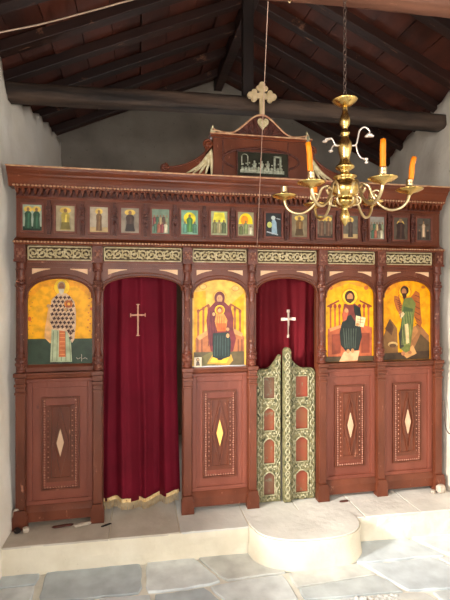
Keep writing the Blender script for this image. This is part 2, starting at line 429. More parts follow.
# heart
b = MB(); hp = []
for k in range(28):
    t = 2*PI*k/28; hp.append((cx+.008+.0026*16*math.sin(t)**3*.9, 2.672+.0026*(13*math.cos(t)-5*math.cos(2*t)-2*math.cos(3*t)-math.cos(4*t))))
b.prism(hp, -.036, -.018)
hq = [(cx+.008+(x-cx-.008)*.5, 2.668+(z-2.668)*.5) for x,z in hp]; b.prism(hq, -.042, -.034)
b.build('heart_ornament', 'gilt', scr, .002)
# side scrolls
def wing(sx):
    b = MB(); x_in = cx+sx*.322
    L = .332
    top = []
    for k in range(25):
        t = k/24; x = x_in+sx*L*.93*t; z = ZB+.054+.170*(1-t)**2.6+.01*math.sin(t*PI)
        top.append((x,z))
    for k in range(24):
        b.prism([(top[k][0],ZB-.002),(top[k+1][0],ZB-.002),top[k+1],top[k]], -.012, .014)
    b.tube([(x,-.012,z) for x,z in top], .007, 6)
    b.tube(spiral(x_in+sx*(L-.022), ZB+.056, -.012, .026, .004, PI*.5, 1.5, 26, sx), .007, 6)
    b.lathe([(.027,-.012),(.027,.012)], (x_in+sx*(L-.022),.002,ZB+.054), 18, ax=Matrix.Rotation(PI/2,3,'X'))
    b.tube(spiral(x_in+sx*.030, ZB+.222, -.014, .032, .005, -PI*.2, 1.4, 26, sx), .0075, 6)
    b.lathe([(.031,-.012),(.031,.012)], (x_in+sx*.030,.002,ZB+.222), 18, ax=Matrix.Rotation(PI/2,3,'X'))
    b.box(min(x_in,x_in+sx*.05),max(x_in,x_in+sx*.05),-.012,.012,ZB,ZB+.21)
    o = b.build('crest_scroll', 'wood_hi', scr)
    g = MB()
    for k in range(5):
        a = k/4
        p0 = (x_in+sx*(.012+.022*a), -.024, ZB+.185-.03*a)
        p2 = (x_in+sx*(.010+.165*a), -.022, ZB+.020)
        p1 = ((p0[0]+p2[0])/2-sx*.016*a, -.026, (p0[2]+p2[2])/2-.012*a)
        g.tube(smoothline([p0,p1,p2],5), [.004+.006*math.sin(PI*q/10) for q in range(11)], 6)
    g.build('acanthus_leaf', 'gilt', o)
wing(-1); wing(1)
# cross
def budded_cross(x, z0, z1, ax_z, hw, y0, y1, t=.017):
    b = MB(); b.box(x-t,x+t,y0,y1,z0,z1-.03); b.box(x-hw+.03,x+hw-.03,y0-.0002,y1+.0002,ax_z-t,ax_z+t)
    rot = Matrix.Rotation(PI/2,3,'X')
    cnt = [0]
    def disc(c, r):
        cnt[0] += 1; e_ = .0004*cnt[0]
        b.lathe([(r*.85,-(y1-y0)/2-e_),(r,-(y1-y0)/2+.003),(r,(y1-y0)/2-.003),(r*.85,(y1-y0)/2+e_)], (c[0],(y0+y1)/2,c[1]), 18, ax=rot)
    for dx, dz, c in ((0,1,(x,z1)),(1,0,(x+hw,ax_z)),(-1,0,(x-hw,ax_z))):
        disc((c[0]-dx*.020,c[1]-dz*.020), .022)
        for s in (-1,1): disc((c[0]-dx*.044+dz*s*.022, c[1]-dz*.044+dx*s*.022), .019)
        disc((c[0]-dx*.045,c[1]-dz*.045), .02)
    return b
b = budded_cross(.808, 2.725, 2.955, 2.862, .098, -.014, .008)
b.build('crest_cross', 'gilt_cross', scr) if False else None
M['gilt_cross'] = mat('dull_gilt_cross', (206,184,146), .5, .1, col2=(184,160,120), scale=18, bump=.3)
b.build('crest_cross', 'gilt_cross', scr, .001)

# small balusters between the little icons
SM = [(22,43),(56,75),(90,108),(121,139),(152,169),(181,198),(211,227),(237,254),(265,281),(291,307),(317,332),(343,357),(369,384),(392,408),(416,430)]
SX = [((at(a,220).x+at(b_,220).x)/2) for a,b_ in SM]
mids = [(SX[k]+SX[k+1])/2 for k in range(14)]
for x in mids:
    b = MB()
    b.box(x-.016,x+.016,-.022,0,2.060,2.085); b.box(x-.012,x+.012,-.018,0,2.035,2.06); b.box(x-.017,x+.017,-.022,0,2.018,2.032)
    b.prism([(x-.010,1.915),(x+.010,1.915),(x+.017,1.99),(x+.014,2.018),(x-.014,2.018),(x-.017,1.99)], -.016, 0)
    b.box(x-.010,x+.010,-.012,0,2.085,2.12); b.ball((x,-.02,1.995), .010, 7); b.ball((x,-.018,2.047), .007, 6)
    b.tube([(x,-.017,1.92),(x,-.019,1.985)], .003, 5)
    b.build('bracket_baluster', 'wood_dark' , scr, .001)

# ------------------------------------------------------------------ paintings
def E(cx, cy, rx, ry, n=18, a0=0, a1=2*PI): return [(cx+rx*math.cos(a0+(a1-a0)*k/n), cy+ry*math.sin(a0+(a1-a0)*k/n)) for k in range(n if a1-a0 > 6.28 else n+1)]
def LN(p, q, w):
    d = Vector((q[0]-p[0], q[1]-p[1])); d.normalize(); m_ = Vector((-d.y,d.x))*w/2
    return [(p[0]+m_.x,p[1]+m_.y),(q[0]+m_.x,q[1]+m_.y),(q[0]-m_.x,q[1]-m_.y),(p[0]-m_.x,p[1]-m_.y)]
class Paint:
    def __init__(s, ox, oy, sc, Y, board, col, thick=.010):
        s.m = MB(); s.ox, s.oy, s.sc, s.Y = ox, oy, sc, Y; s.k = 0
        s.board = board
        s.m.prism(board, Y, Y+thick, col)
        s.x0 = min(p[0] for p in board)+.001; s.x1 = max(p[0] for p in board)-.001
        s.z0 = min(p[1] for p in board)+.001; s.z1 = max(p[1] for p in board)-.001
    def p(s, col, pts, raw=False):
        s.k += 1; y = s.Y-.00012*s.k
        if not raw:
            q = [at(s.ox+a/s.sc, s.oy+b/s.sc, s.Y) for a,b in pts]; q = [(v.x,v.z) for v in q]
        else: q = pts
        q = [(min(max(x,s.x0),s.x1), min(max(z,s.z0),s.z1)) for x,z in q]
        a = sum(q[i][0]*q[(i+1)%len(q)][1]-q[(i+1)%len(q)][0]*q[i][1] for i in range(len(q)))
        if a < 0: q = q[::-1]
        s.m.add([(x,y,z) for x,z in q], [tuple(range(len(q)))], col)
    def e(s, col, *a): s.p(col, E(*a))
    def l(s, col, p, q, w): s.p(col, LN(p,q,w))
def board_outline(i, z0=1.125):
    x0, x1 = BAY[i]; x0 += .0035; x1 -= .0035
    A = [(x,z+.012) for x,z in arch(x0-.002, x1+.002, 1.528, 1.652)]
    return [(x0,z0),(x1,z0)]+[(min(x,x1),z) for x,z in A[::-1]]
YEL=(246,174,4); ORA=(232,140,30); GRN=(46,64,48); DRK=(58,34,28)
IY = .014
# -- first bay: standing bishop
P = Paint(20,265,5.294,IY, board_outline(0), YEL)
P.p((238,158,12), [(40,150),(120,80),(320,80),(385,150),(385,180),(300,110),(120,115),(40,185)])
for k in range(14):                                   # worn flecks round the edge
    P.e((196,120,50), 40+((k*53)%30), 100+k*20, 4, 3, 6); P.e((204,110,40), 382-((k*37)%24), 120+k*19, 5, 4, 6)
P.e((214,96,40), 52, 285, 9, 12); P.e((210,90,36), 378, 232, 8, 8)
P.p(GRN, [(36,392),(388,388),(388,526),(36,530)])
P.p((150,100,80), [(36,528),(388,522),(388,560),(36,565)])
P.e((226,150,20), 222,118, 44,46, 24); P.e((252,204,40), 222,118, 41,43, 24)
P.p((232,176,110), [(165,205),(150,230),(142,280),(132,340),(130,385),(160,415),(178,395),(182,300),(190,220)])
P.p((176,186,150), [(168,338),(266,334),(276,512),(160,514)])
for k in range(5): P.l((120,136,104),(178+k*21,350),(172+k*24,508),4)
P.p((196,104,56), [(208,342),(240,342),(242,486),(206,486)])
for k in range(6): P.l((226,150,90),(210,362+k*22),(239,362+k*22),4)
P.p((222,186,150), [(203,150),(245,150),(268,168),(290,195),(297,250),(296,320),(288,395),(276,412),(262,380),(250,352),(172,340),(160,300),(158,240),(168,185)])
def plus(P, x, y, r, c): P.l(c,(x-r,y-r*.25),(x+r,y+r*.25),r*.75); P.l(c,(x+r*.25,y-r),(x-r*.25,y+r),r*.75)
for a in range(9):
    for b_ in range(6):
        x = 172+b_*22+(a%2)*11; y = 172+a*22
        if x < 290 and not (y < 185 and (x < 188 or x > 268)) and not (y > 330 and x < 246): plus(P, x, y, 9, (66,28,22))
for y in (360,385): plus(P, 270, y, 9, (74,34,28))
P.e((216,130,40), 258,206, 22,20); P.p((168,84,40), [(244,190),(274,188),(276,222),(246,226)]); P.e((226,170,70),260,206,8,8)
P.e((196,150,98), 154,216, 10,9); P.e((196,150,98), 244,236, 9,8)
P.e((170,146,110), 222,112, 21,25); P.e((140,88,48), 222,118, 16,24); P.p((206,194,168), [(207,126),(237,126),(234,146),(222,158),(210,146)]); P.l((90,50,34),(212,116),(219,116),3); P.l((90,50,34),(226,116),(233,116),3)
P.e((40,24,20),185,516,24,5); P.e((40,24,20),244,516,22,5)
for k in range(5): P.l((178,168,150),(300+k*12,488+(k%2)*6),(310+k*12,496-(k%2)*8),3)
P.l((178,168,150),(328,470),(328,508),3)
ic = P.m.build('large_icon', 'paint')
tag(ic, 'arched painting of a standing bishop in cross-patterned robe on yellow, leftmost bay', 'icon')

# -- third bay: enthroned mother and child
P = Paint(185,265,5.457,IY, board_outline(2, 1.086), (240,186,80))
P.p(YEL, [(50,150),(112,140),(120,300),(100,360),(50,480)]); P.p(YEL, [(255,210),(322,150),(322,480),(290,420),(262,330)])
P.e((206,140,60),98,118,22,16); P.e((206,140,60),275,128,22,16); P.e((236,186,100),98,118,17,12); P.e((236,186,100),275,128,17,12)
for x in (72,100,128,246,272,300):
    P.l((168,98,50),(x,200+abs(186-x)*.5),(x,400),11); P.e((150,80,44),x,196+abs(186-x)*.5,8,11)
P.l((150,80,44),(78,250),(130,215),8); P.l((150,80,44),(246,212),(300,245),8)
P.p((176,106,62), [(58,400),(130,350),(260,345),(322,390),(322,480),(58,480)]); P.p((214,150,90), [(62,392),(128,352),(140,372),(78,410)]); P.p((214,150,90), [(262,345),(316,372),(310,392),(256,370)])
for x in (70,92,290,310): P.l((120,66,44),(x,405),(x,478),6)
P.p((98,84,54), [(48,476),(322,470),(322,570),(48,570)]); P.p((120,110,64), [(90,500),(150,470),(150,560),(90,560)])
P.p((196,150,60), [(118,540),(150,488),(252,488),(262,520),(240,545)]); P.p((240,190,60), [(135,530),(156,492),(246,492),(225,535)])
P.p((124,48,50), [(160,205),(218,205),(250,235),(264,290),(262,350),(278,400),(262,470),(200,490),(140,470),(126,400),(116,300),(126,240)])
for k in range(5): P.l((86,30,36),(140+k*8,250),(128+k*10,440),4)
P.p((34,48,44), [(152,372),(240,366),(250,420),(246,498),(196,516),(150,502)])
for k in range(6): P.l((70,88,80),(164+k*14,385),(160+k*15,495),3)
P.e((224,152,30),188,176,36,38,24); P.e((244,196,96),188,176,33,35,24)
P.e((110,44,46),188,180,29,36); P.e((196,146,96),188,184,16,22); P.l((90,50,40),(180,180),(186,180),3); P.l((90,50,40),(191,180),(197,180),3)
P.p((110,44,46),[(162,200),(214,200),(222,226),(154,226)])
P.e((250,206,40),189,246,27,27,22); P.e((206,120,40),189,246,22,22,22); P.e((110,60,40),188,243,13,14); P.e((206,156,104),188,248,10,11)
P.p((226,150,70), [(168,266),(212,266),(230,300),(222,360),(176,362),(162,310)]); P.p((206,100,40), [(170,318),(224,318),(220,362),(176,362)])
for k in range(4): P.l((180,84,40),(176+k*12,280),(172+k*13,350),3)
P.e((216,166,110),156,268,8,10); P.e((216,166,110),232,350,9,9); P.e((216,166,110),232,385,9,12)
P.e((40,20,20),190,512,14,6)
ic = P.m.build('large_icon', 'paint'); tag(ic, 'arched painting of an enthroned mother holding a child, between curtained door and carved doors', 'icon')

# -- fifth bay: seated man with open book
P = Paint(315,270,3.6,IY, board_outline(4, 1.086), YEL)
P.p((226,150,40), [(34,60),(60,44),(190,44),(212,60),(200,70),(120,48),(50,72)])
P.e((204,110,50),56,64,8,8); P.e((204,110,50),184,64,8,8)
for x in (56,72,88,160,176,192):
    P.l((190,96,48),(x,135),(x,230),6); P.e((150,60,40),x,130,6,8)
P.l((140,62,40),(44,132),(86,110),6); P.l((140,62,40),(160,110),(204,132),6)
P.p((186,96,60), [(46,212),(96,196),(160,196),(204,206),(204,316),(46,320)]); P.p((226,148,96), [(50,210),(98,196),(92,208),(54,222)])
P.p((140,66,44), [(60,232),(92,228),(92,300),(60,304)]); P.p((140,66,44), [(166,226),(196,226),(196,298),(166,298)])
P.p((84,66,44), [(34,312),(212,308),(212,336),(34,338)])
P.p((232,176,130), [(86,330),(104,294),(160,290),(152,326)]); P.p((206,110,70), [(86,330),(152,326),(152,332),(86,337)])
P.p((126,58,50), [(104,122),(142,120),(162,136),(166,200),(150,230),(110,230),(98,160)])
P.p((38,46,42), [(108,170),(128,160),(140,180),(164,206),(168,240),(156,288),(112,294),(92,270),(88,226),(96,190)])
P.p((34,40,38), [(138,124),(162,136),(168,180),(150,190),(140,150)])
for k in range(6): P.l((88,98,84),(102+k*9,210),(108+k*7,282),2.4)
P.p((196,96,66), [(96,160),(110,132),(120,150),(112,180),(100,186)])
P.p((236,210,160), [(147,164),(182,172),(174,206),(144,200)]); P.l((170,130,90),(152,176),(176,180),2); P.l((170,130,90),(150,186),(174,190),2); P.l((140,80,50),(164,168),(160,203),2)
P.e((222,140,30),125,96,30,30,24); P.e((250,200,50),125,96,27,27,24); P.e((70,40,28),124,96,18,22); P.e((190,132,84),125,98,11,15); P.p((78,44,30),[(114,104),(136,104),(132,116),(125,121),(118,116)])
P.e((200,142,92),112,146,7,8); P.e((200,142,92),152,196,6,6); P.e((200,142,92),118,292,6,8); P.e((200,142,92),134,290,6,8)
ic = P.m.build('large_icon', 'paint'); tag(ic, 'arched painting of a bearded seated man with open book, right of the carved doors', 'icon')

# -- sixth bay: winged standing figure in rocks
P = Paint(315,270,3.6,IY, board_outline(5, 1.086), (246,164,4))
P.p((240,150,30), [(246,60),(290,36),(300,50),(256,90)])
P.p((132,92,50), [(246,240),(270,175),(296,210),(300,335),(246,338)]); P.p((96,62,40), [(252,212),(268,178),(284,206),(276,236)])
P.p((150,100,60), [(346,220),(372,190),(410,236),(412,336),(340,336)]); P.p((92,70,44), [(352,290),(380,230),(412,260),(412,336),(352,336)])
P.p((70,52,36), [(246,300),(412,290),(412,338),(246,340)])
P.e((206,170,110),280,268,18,10); P.e((96,66,40),280,272,13,7)
P.p((206,150,90), [(312,300),(352,270),(366,300),(330,318)]); P.p((176,120,70), [(330,230),(360,200),(372,220),(350,252)])
P.p((176,98,44), [(286,92),(302,96),(318,140),(322,168),(306,164),(292,140),(284,112)]); 
P.p((172,92,40), [(346,96),(362,74),(376,84),(378,130),(384,190),(378,214),(362,180),(350,150)])
for k in range(6): P.l((96,50,32),(290+k*3,106+k*8),(306+k*3,112+k*9),2.4); P.l((96,50,32),(358,90+k*20),(377,98+k*21),2.6)
P.p((112,118,58), [(320,102),(346,98),(362,120),(356,160),(352,210),(346,250),(340,292),(322,298),(304,280),(300,230),(312,190),(310,140)])
P.p((70,90,52), [(318,130),(352,140),(344,190),(322,240),(312,270),(302,250),(308,200)])
P.p((60,58,50), [(300,228),(322,190),(330,240),(318,276),(304,284)])
for k in range(6): P.l((150,158,90),(318+k*6,150),(312+k*5,270),2)
P.p((226,200,150), [(302,160),(316,150),(322,158),(308,176)]); P.p((226,196,140), [(322,196),(334,192),(338,262),(328,266)])
P.e((224,130,20),322,78,24,24,24); P.e((250,188,30),322,78,21,21,24); P.e((60,34,24),321,74,15,17); P.e((176,116,70),319,78,9,12); P.p((64,36,26),[(310,84),(328,84),(328,98),(318,106)])
P.e((190,130,84),306,152,6,5); P.e((180,116,76),316,300,7,8); P.e((180,116,76),340,296,7,6); P.l((120,60,30),(300,90),(306,170),2.4)
P.e((200,110,40),262,66,7,5); P.e((200,110,40),388,62,7,5)
ic = P.m.build('large_icon', 'paint'); tag(ic, 'arched painting of a winged bearded figure in green robe, rightmost bay', 'icon')

# small portrait card in the corner of the third bay
a = at(194.0,357.3,.0); b_ = at(201.6,368.0,.0)
cb = [(a.x,1.084),(b_.x,1.084),(b_.x,a.z),(a.x,a.z)]
P = Paint(0,0,1,-.004, cb, (214,196,164), .003)
xm = (a.x+b_.x)/2; zz = 1.086
P.p((60,50,44), [(xm+.010*math.cos(t/16*2*PI), zz+.045+.013*math.sin(t/16*2*PI)) for t in range(16)], True)
P.p((196,160,120), [(xm+.006*math.cos(t/16*2*PI), zz+.045+.009*math.sin(t/16*2*PI)) for t in range(16)], True)
P.p((90,76,66), [(xm-.014,zz+.006),(xm+.014,zz+.006),(xm+.008,zz+.032),(xm-.008,zz+.032)], True)
tag(P.m.build('portrait_card', 'paint'), 'tiny portrait card propped in lower left corner of the mother and child painting', 'card')

# ------------------------------------------------------------------ fifteen small icons
specs = [
 ((196,212,190),'two',(50,84,62),'pale green with two dark standing saints, first from the left end'),
 ((206,190,150),'sit',(176,156,70),'beige with a yellowish seated figure, second from the left end'),
 ((214,196,168),'one',(110,80,50),'beige with one slim brown standing figure, third from the left end'),
 ((176,160,140),'sit',(70,52,44),'grey beige with a dark seated figure, fourth from the left end'),
 ((140,164,140),'crowd',(120,60,60),'mottled green with a crowd scene, fifth from the left end'),
 ((150,200,170),'halo',(74,120,62),'turquoise with a big yellow halo, sixth from the left end'),
 ((196,206,160),'glow',(110,110,70),'pale yellow green with bright upper half, seventh from the left'),
 ((190,180,140),'sun',(120,132,84),'cream with a large yellow-orange arc, left of the hanging cord'),
 ((50,54,58),'dark',(110,140,170),'nearly black with a pale blue reclining figure, right of the hanging cord'),
 ((186,164,124),'sit',(120,90,50),'tan with an ochre seated figure, under the left chandelier arms'),
 ((160,146,120),'two',(96,70,52),'dull tan with two brown figures, left of the chandelier finial'),
 ((150,140,122),'one',(70,54,46),'grey with one dark figure, right of the chandelier finial'),
 ((214,208,190),'crowd',(120,108,90),'white grey with a row of small figures, under the right chandelier saucers'),
 ((132,116,98),'bust',(60,42,36),'dim brown with a dark bust figure, second from the right end'),
 ((126,116,104),'cross',(60,48,42),'dim grey with a crucified figure, at the right end'),
]
for k, ((a_, b_), (bg, kind, fc, lab)) in enumerate(zip(SM, specs)):
    x = SX[k]; hw = .054 if k < 9 else .055; z0, z1 = 1.935, 2.090
    t = thing('small_icon', 'small framed painting, '+lab, 'icon', (x,-.001,z0-.01), 'small framed icons in the upper row')
    f = MB()
    f.ring(x-hw-.012,x+hw+.012,z0-.012,z1+.012,.012,-.014,0)
    f.build('frame', 'smallframe', t, .0015)
    P = Paint(0,0,1,-.006, [(x-hw,z0),(x+hw,z0),(x+hw,z1),(x-hw,z1)], tuple(int(q*(.84 if k < 8 else .70)) for q in bg), .005)
    W, H = 2*hw, z1-z0
    def U(pts): return [(x-hw+W*u, z0+H*v) for u,v in pts]
    def fig(u, v0, v1, w, c, skin=(190,146,104), halo=None):
        h = v1-v0
        if halo: P.p(halo, U(E(u, v1-.11*h, w*.62, .14*h, 14)), True)
        P.p(c, U([(u-w*.5,v0),(u+w*.5,v0),(u+w*.42,v0+h*.45),(u+w*.48,v0+h*.68),(u+w*.22,v0+h*.8),(u-w*.22,v0+h*.8),(u-w*.48,v0+h*.68),(u-w*.4,v0+h*.45)]), True)
        P.p(tuple(min(255,int(q*1.35)) for q in c), U([(u-w*.1,v0+.02),(u+w*.12,v0+.02),(u+w*.2,v0+h*.7),(u-w*.02,v0+h*.7)]), True)
        P.p(tuple(int(q*.75) for q in skin), U(E(u, v1-.12*h, w*.2, .095*h, 12)), True)
    gl = (226,190,90)
    if kind == 'two':
        P.p(tuple(int(q*.6) for q in fc), U([(0,0),(1,0),(1,.16),(0,.16)]), True); fig(.28,.08,.92,.38,fc,halo=gl); fig(.72,.08,.92,.38,fc,halo=gl)
    elif kind == 'one':
        P.p((190,160,110), U([(0,0),(1,0),(1,.2),(0,.2)]), True); fig(.5,.06,.92,.34,fc,halo=gl)
    elif kind == 'sit':
        P.p(tuple(int(q*.75) for q in bg), U([(.18,.06),(.82,.06),(.76,.62),(.24,.62)]), True); fig(.5,.06,.92,.5,fc,halo=gl); P.p(tuple(int(q*.7) for q in fc), U([(.22,.08),(.78,.08),(.7,.36),(.3,.36)]), True)
    elif kind == 'crowd':
        for j in range(5): fig(.14+.18*j,.3+.06*(j%2),.78,.22,[fc,(60,90,70),(170,150,110),(80,60,50),(120,130,100)][j])
        for j in range(4): fig(.2+.2*j,.03,.5,.24,[(70,100,80),(150,90,70),fc,(200,190,160)][j])
    elif kind == 'halo':
        P.p((236,216,40), U(E(.5,.66,.36,.26,18)), True); fig(.5,.1,.86,.4,fc); fig(.22,.06,.55,.26,(90,140,120)); fig(.8,.06,.55,.26,(70,110,90))
    elif kind == 'glow':
        P.p((236,226,70), U([(.1,.55),(.9,.55),(.8,.95),(.2,.95)]), True)
        for j in range(3): fig(.22+.28*j,.08,.66,.3,[fc,(150,140,100),(80,90,60)][j])
    elif kind == 'sun':
        P.p((244,214,30), U([(.05,.5)]+E(.5,.6,.42,.36,16,0,PI)[::-1]+[(.95,.5)]), True); P.p((240,150,30), U(E(.42,.66,.24,.2,14)), True)
        fig(.5,.08,.66,.3,fc); fig(.2,.05,.5,.26,(90,100,60)); fig(.8,.05,.45,.26,(200,190,160))
    elif kind == 'dark':
        P.p((150,176,190), U([(.4,.1),(.75,.1),(.7,.6),(.55,.8),(.4,.66)]), True); P.p((190,200,110), U(E(.26,.5,.16,.13,12)), True); P.p((190,196,190), U(E(.5,.8,.14,.09,12)), True)
        P.p((170,176,180), U(LN((.7,.78),(.95,.74),.05)), True); P.p((170,176,180), U(LN((.08,.2),(.8,.08),.05)), True)
    elif kind == 'bust':
        P.p(gl, U(E(.5,.7,.26,.19,16)), True); fig(.5,.04,.98,.62,fc)
    elif kind == 'cross':
        P.p((80,62,48), U(LN((.5,.06),(.5,.96),.1)), True); P.p((80,62,48), U(LN((.14,.7),(.86,.7),.08)), True); fig(.5,.14,.9,.26,(186,160,130)); fig(.2,.04,.5,.24,fc); fig(.8,.04,.5,.24,fc)
    P.m.build('painted_picture', 'paint', t)

# ------------------------------------------------------------------ dark metal picture in the crest (generic table scene)
t = thing('relief_picture', 'dark rectangular plaque with a pale row of small figures, set in the crest', 'picture', (.808,-.03,2.318))
x0, x1, z0, z1 = .632, .978, 2.318, 2.478
b = MB(); b.box(x0,x1,-.042,-.030,z0,z1); b.build('plaque', 'pic_glass', t, .001)
b = MB()
b.box(x0+.02,x1-.03,-.047,-.042,z0+.022,z0+.042)
for k in range(13):
    u = k/12; x = x0+.035+(x1-x0-.085)*u; h = .022+.010*((k*7)%3)
    b.ball((x,-.043,z0+.052+.1*0), .010, 6, sc=(1.1,.4,1.2)); b.ball((x+.003,-.043,z0+.066+h*.5), .0055, 6, sc=(1,.5,1))
for x in (x0+.115, x0+.165, x0+.205): b.ball((x,-.043,z0+.075), .014, 7, sc=(1,.4,1.3)); b.ball((x,-.043,z0+.098), .007, 6, sc=(1,.5,1))
for x in (x1-.095,x1-.055): b.box(x-.006,x+.006,-.046,-.042,z0+.055,z0+.135)
b.box(x1-.101,x1-.049,-.046,-.042,z0+.128,z0+.138)
for x in (x0+.03,x0+.07): b.box(x-.003,x+.003,-.045,-.042,z0+.07,z0+.13)
b.tube([(x0+.05+.02*math.cos(PI*k/8),-.043,z0+.125+.018*math.sin(PI*k/8)) for k in range(9)], .002, 5)
b.build('relief_figures', 'pic_silver', t)
b = MB()
b.ring(x0-.002,x1+.002,z0-.001,z1+.002,.005,-.045,-.0301)
b.build('frame', 'wood_dark', t)

# ------------------------------------------------------------------ curtains
def curtain(x0, x1, y, z0, z1, m, label, folds, seed, hem=None, crossspec=None):
    t = thing('curtain', label, 'curtain', ((x0+x1)/2, y, z0))
    nx, nz = 130, 26; v = []; f = []
    def yy(u, w):            # w 0 top .. 1 bottom
        s = 0
        for (a, fr, ph) in folds: s += a*math.sin(fr*u*2*PI+ph+.8*w*math.sin(u*5+seed))
        return s*(.45+.55*w)
    def bot(u): return z0+(hem(u) if hem else 0)
    for j in range(nz+1):
        w = j/nz
        for i in range(nx+1):
            u = i/nx; zz = z1+(bot(u)-z1)*w
            v.append((x0+(x1-x0+(.024*w if hem else 0))*u+.006*math.sin(9*u+4*w), y+yy(u,w), zz))
    for j in range(nz):
        for i in range(nx): f.append((j*(nx+1)+i, (j+1)*(nx+1)+i, (j+1)*(nx+1)+i+1, j*(nx+1)+i+1))
    b = MB(); b.add(v, f, smooth=True); o = b.build('cloth', m, t)
    sd = o.modifiers.new('thickness','SOLIDIFY'); sd.thickness = .003
    if hem:
        b = MB()
        for i in range(0, nx-2):
            u = i/nx; x = x0+(x1-x0+.024)*u; z = bot(u); yb = y+yy(u,1)-.004
            b.add([(x,yb,z+.022),(x,yb,z-.002),(x0+(x1-x0+.024)*(i+1)/nx,y+yy((i+1)/nx,1)-.004,bot((i+1)/nx)-.002),(x0+(x1-x0+.024)*(i+1)/nx,y+yy((i+1)/nx,1)-.004,bot((i+1)/nx)+.022)], [(0,1,2,3)])
            if i % 2 == 0: b.tube([(x,yb-.001,z+.002),(x+.001,yb-.003,z-.02),(x+random.uniform(-.002,.002),yb-.001,z-.044-random.uniform(0,.006))], [.0022,.0016,.0022], 5)
        b.build('fringe', 'fringe', t)
    if crossspec:
        cx_, zt, zb, zbar, hw, th, mm = crossspec
        b = MB()
        def strip(pa, pb, wdt, n=10):
            vs = []; fs = []
            for k in range(n+1):
                q = k/n; px_ = pa[0]+(pb[0]-pa[0])*q; pz = pa[1]+(pb[1]-pa[1])*q
                dx, dz = (wdt,0) if abs(pb[1]-pa[1]) > abs(pb[0]-pa[0]) else (0,wdt)
                for s_ in (-1,1):
                    xx = px_+s_*dx; u = (xx-x0)/(x1-x0); w = (z1-pz)/(z1-z0)
                    vs.append((xx, y+yy(u,w)-.006, pz+s_*dz))
            for k in range(n): fs.append((2*k,2*k+1,2*k+3,2*k+2))
            b.add(vs, fs)
            b.add([(a,b2+.003,c) for a,b2,c in vs], [q[::-1] for q in fs])
        strip((cx_,zt),(cx_,zb),th); strip((cx_-hw,zbar),(cx_+hw,zbar),th)
        if mm == 'ribbon_white':
            for c in ((cx_,zt),(cx_,zb),(cx_-hw,zbar),(cx_+hw,zbar)): strip((c[0]-th*1.6,c[1]),(c[0]+th*1.6,c[1]),th*1.2,4)
        else:
            for c in ((cx_,zt),(cx_,zb)): strip((c[0]-.012,c[1]),(c[0]+.012,c[1]),.003,3)
            for c in ((cx_-hw,zbar),(cx_+hw,zbar)): strip((c[0],c[1]-.012),(c[0],c[1]+.012),.003,3)
        b.build('sewn_cross', mm, t)
    return t
c = at(138,320,.09)
curtain(-.255, .250, .085, .235, 1.70, 'curtain', 'long crimson cloth curtain with gold fringe and thin cross, filling the left doorway',
        [(.034,1.9,.4),(.020,4.3,1.4),(.008,7.9,2.),(.003,12.1,.3)], 1.0, hem=lambda u: -.012+.018*math.sin(u*9-.8)+.030*max(0,(u-.45)), crossspec=(c.x, at(138,304.5,.09).z, at(138,335.5,.09).z, at(138,315,.09).z, .046, .0048, 'ribbon'))
c = at(288,322,.13)
curtain(.73, 1.235, .13, .95, 1.69, 'curtain_red', 'short dark red curtain with a white cross, hanging behind the carved double doors',
        [(.018,3.3,.2),(.008,8,.5)], 2.0, crossspec=(c.x, at(288,311,.13).z, at(288,336,.13).z, at(288,319,.13).z, .042, .0085, 'ribbon_white'))
b = MB(); b.tube([(-.26,.085,1.70),(.29,.085,1.70)], .006, 8); b.build('curtain_rod', 'iron', scr)
b = MB(); b.tube([(.72,.13,1.695),(1.24,.13,1.695)], .006, 8); b.build('curtain_rod', 'iron', scr)

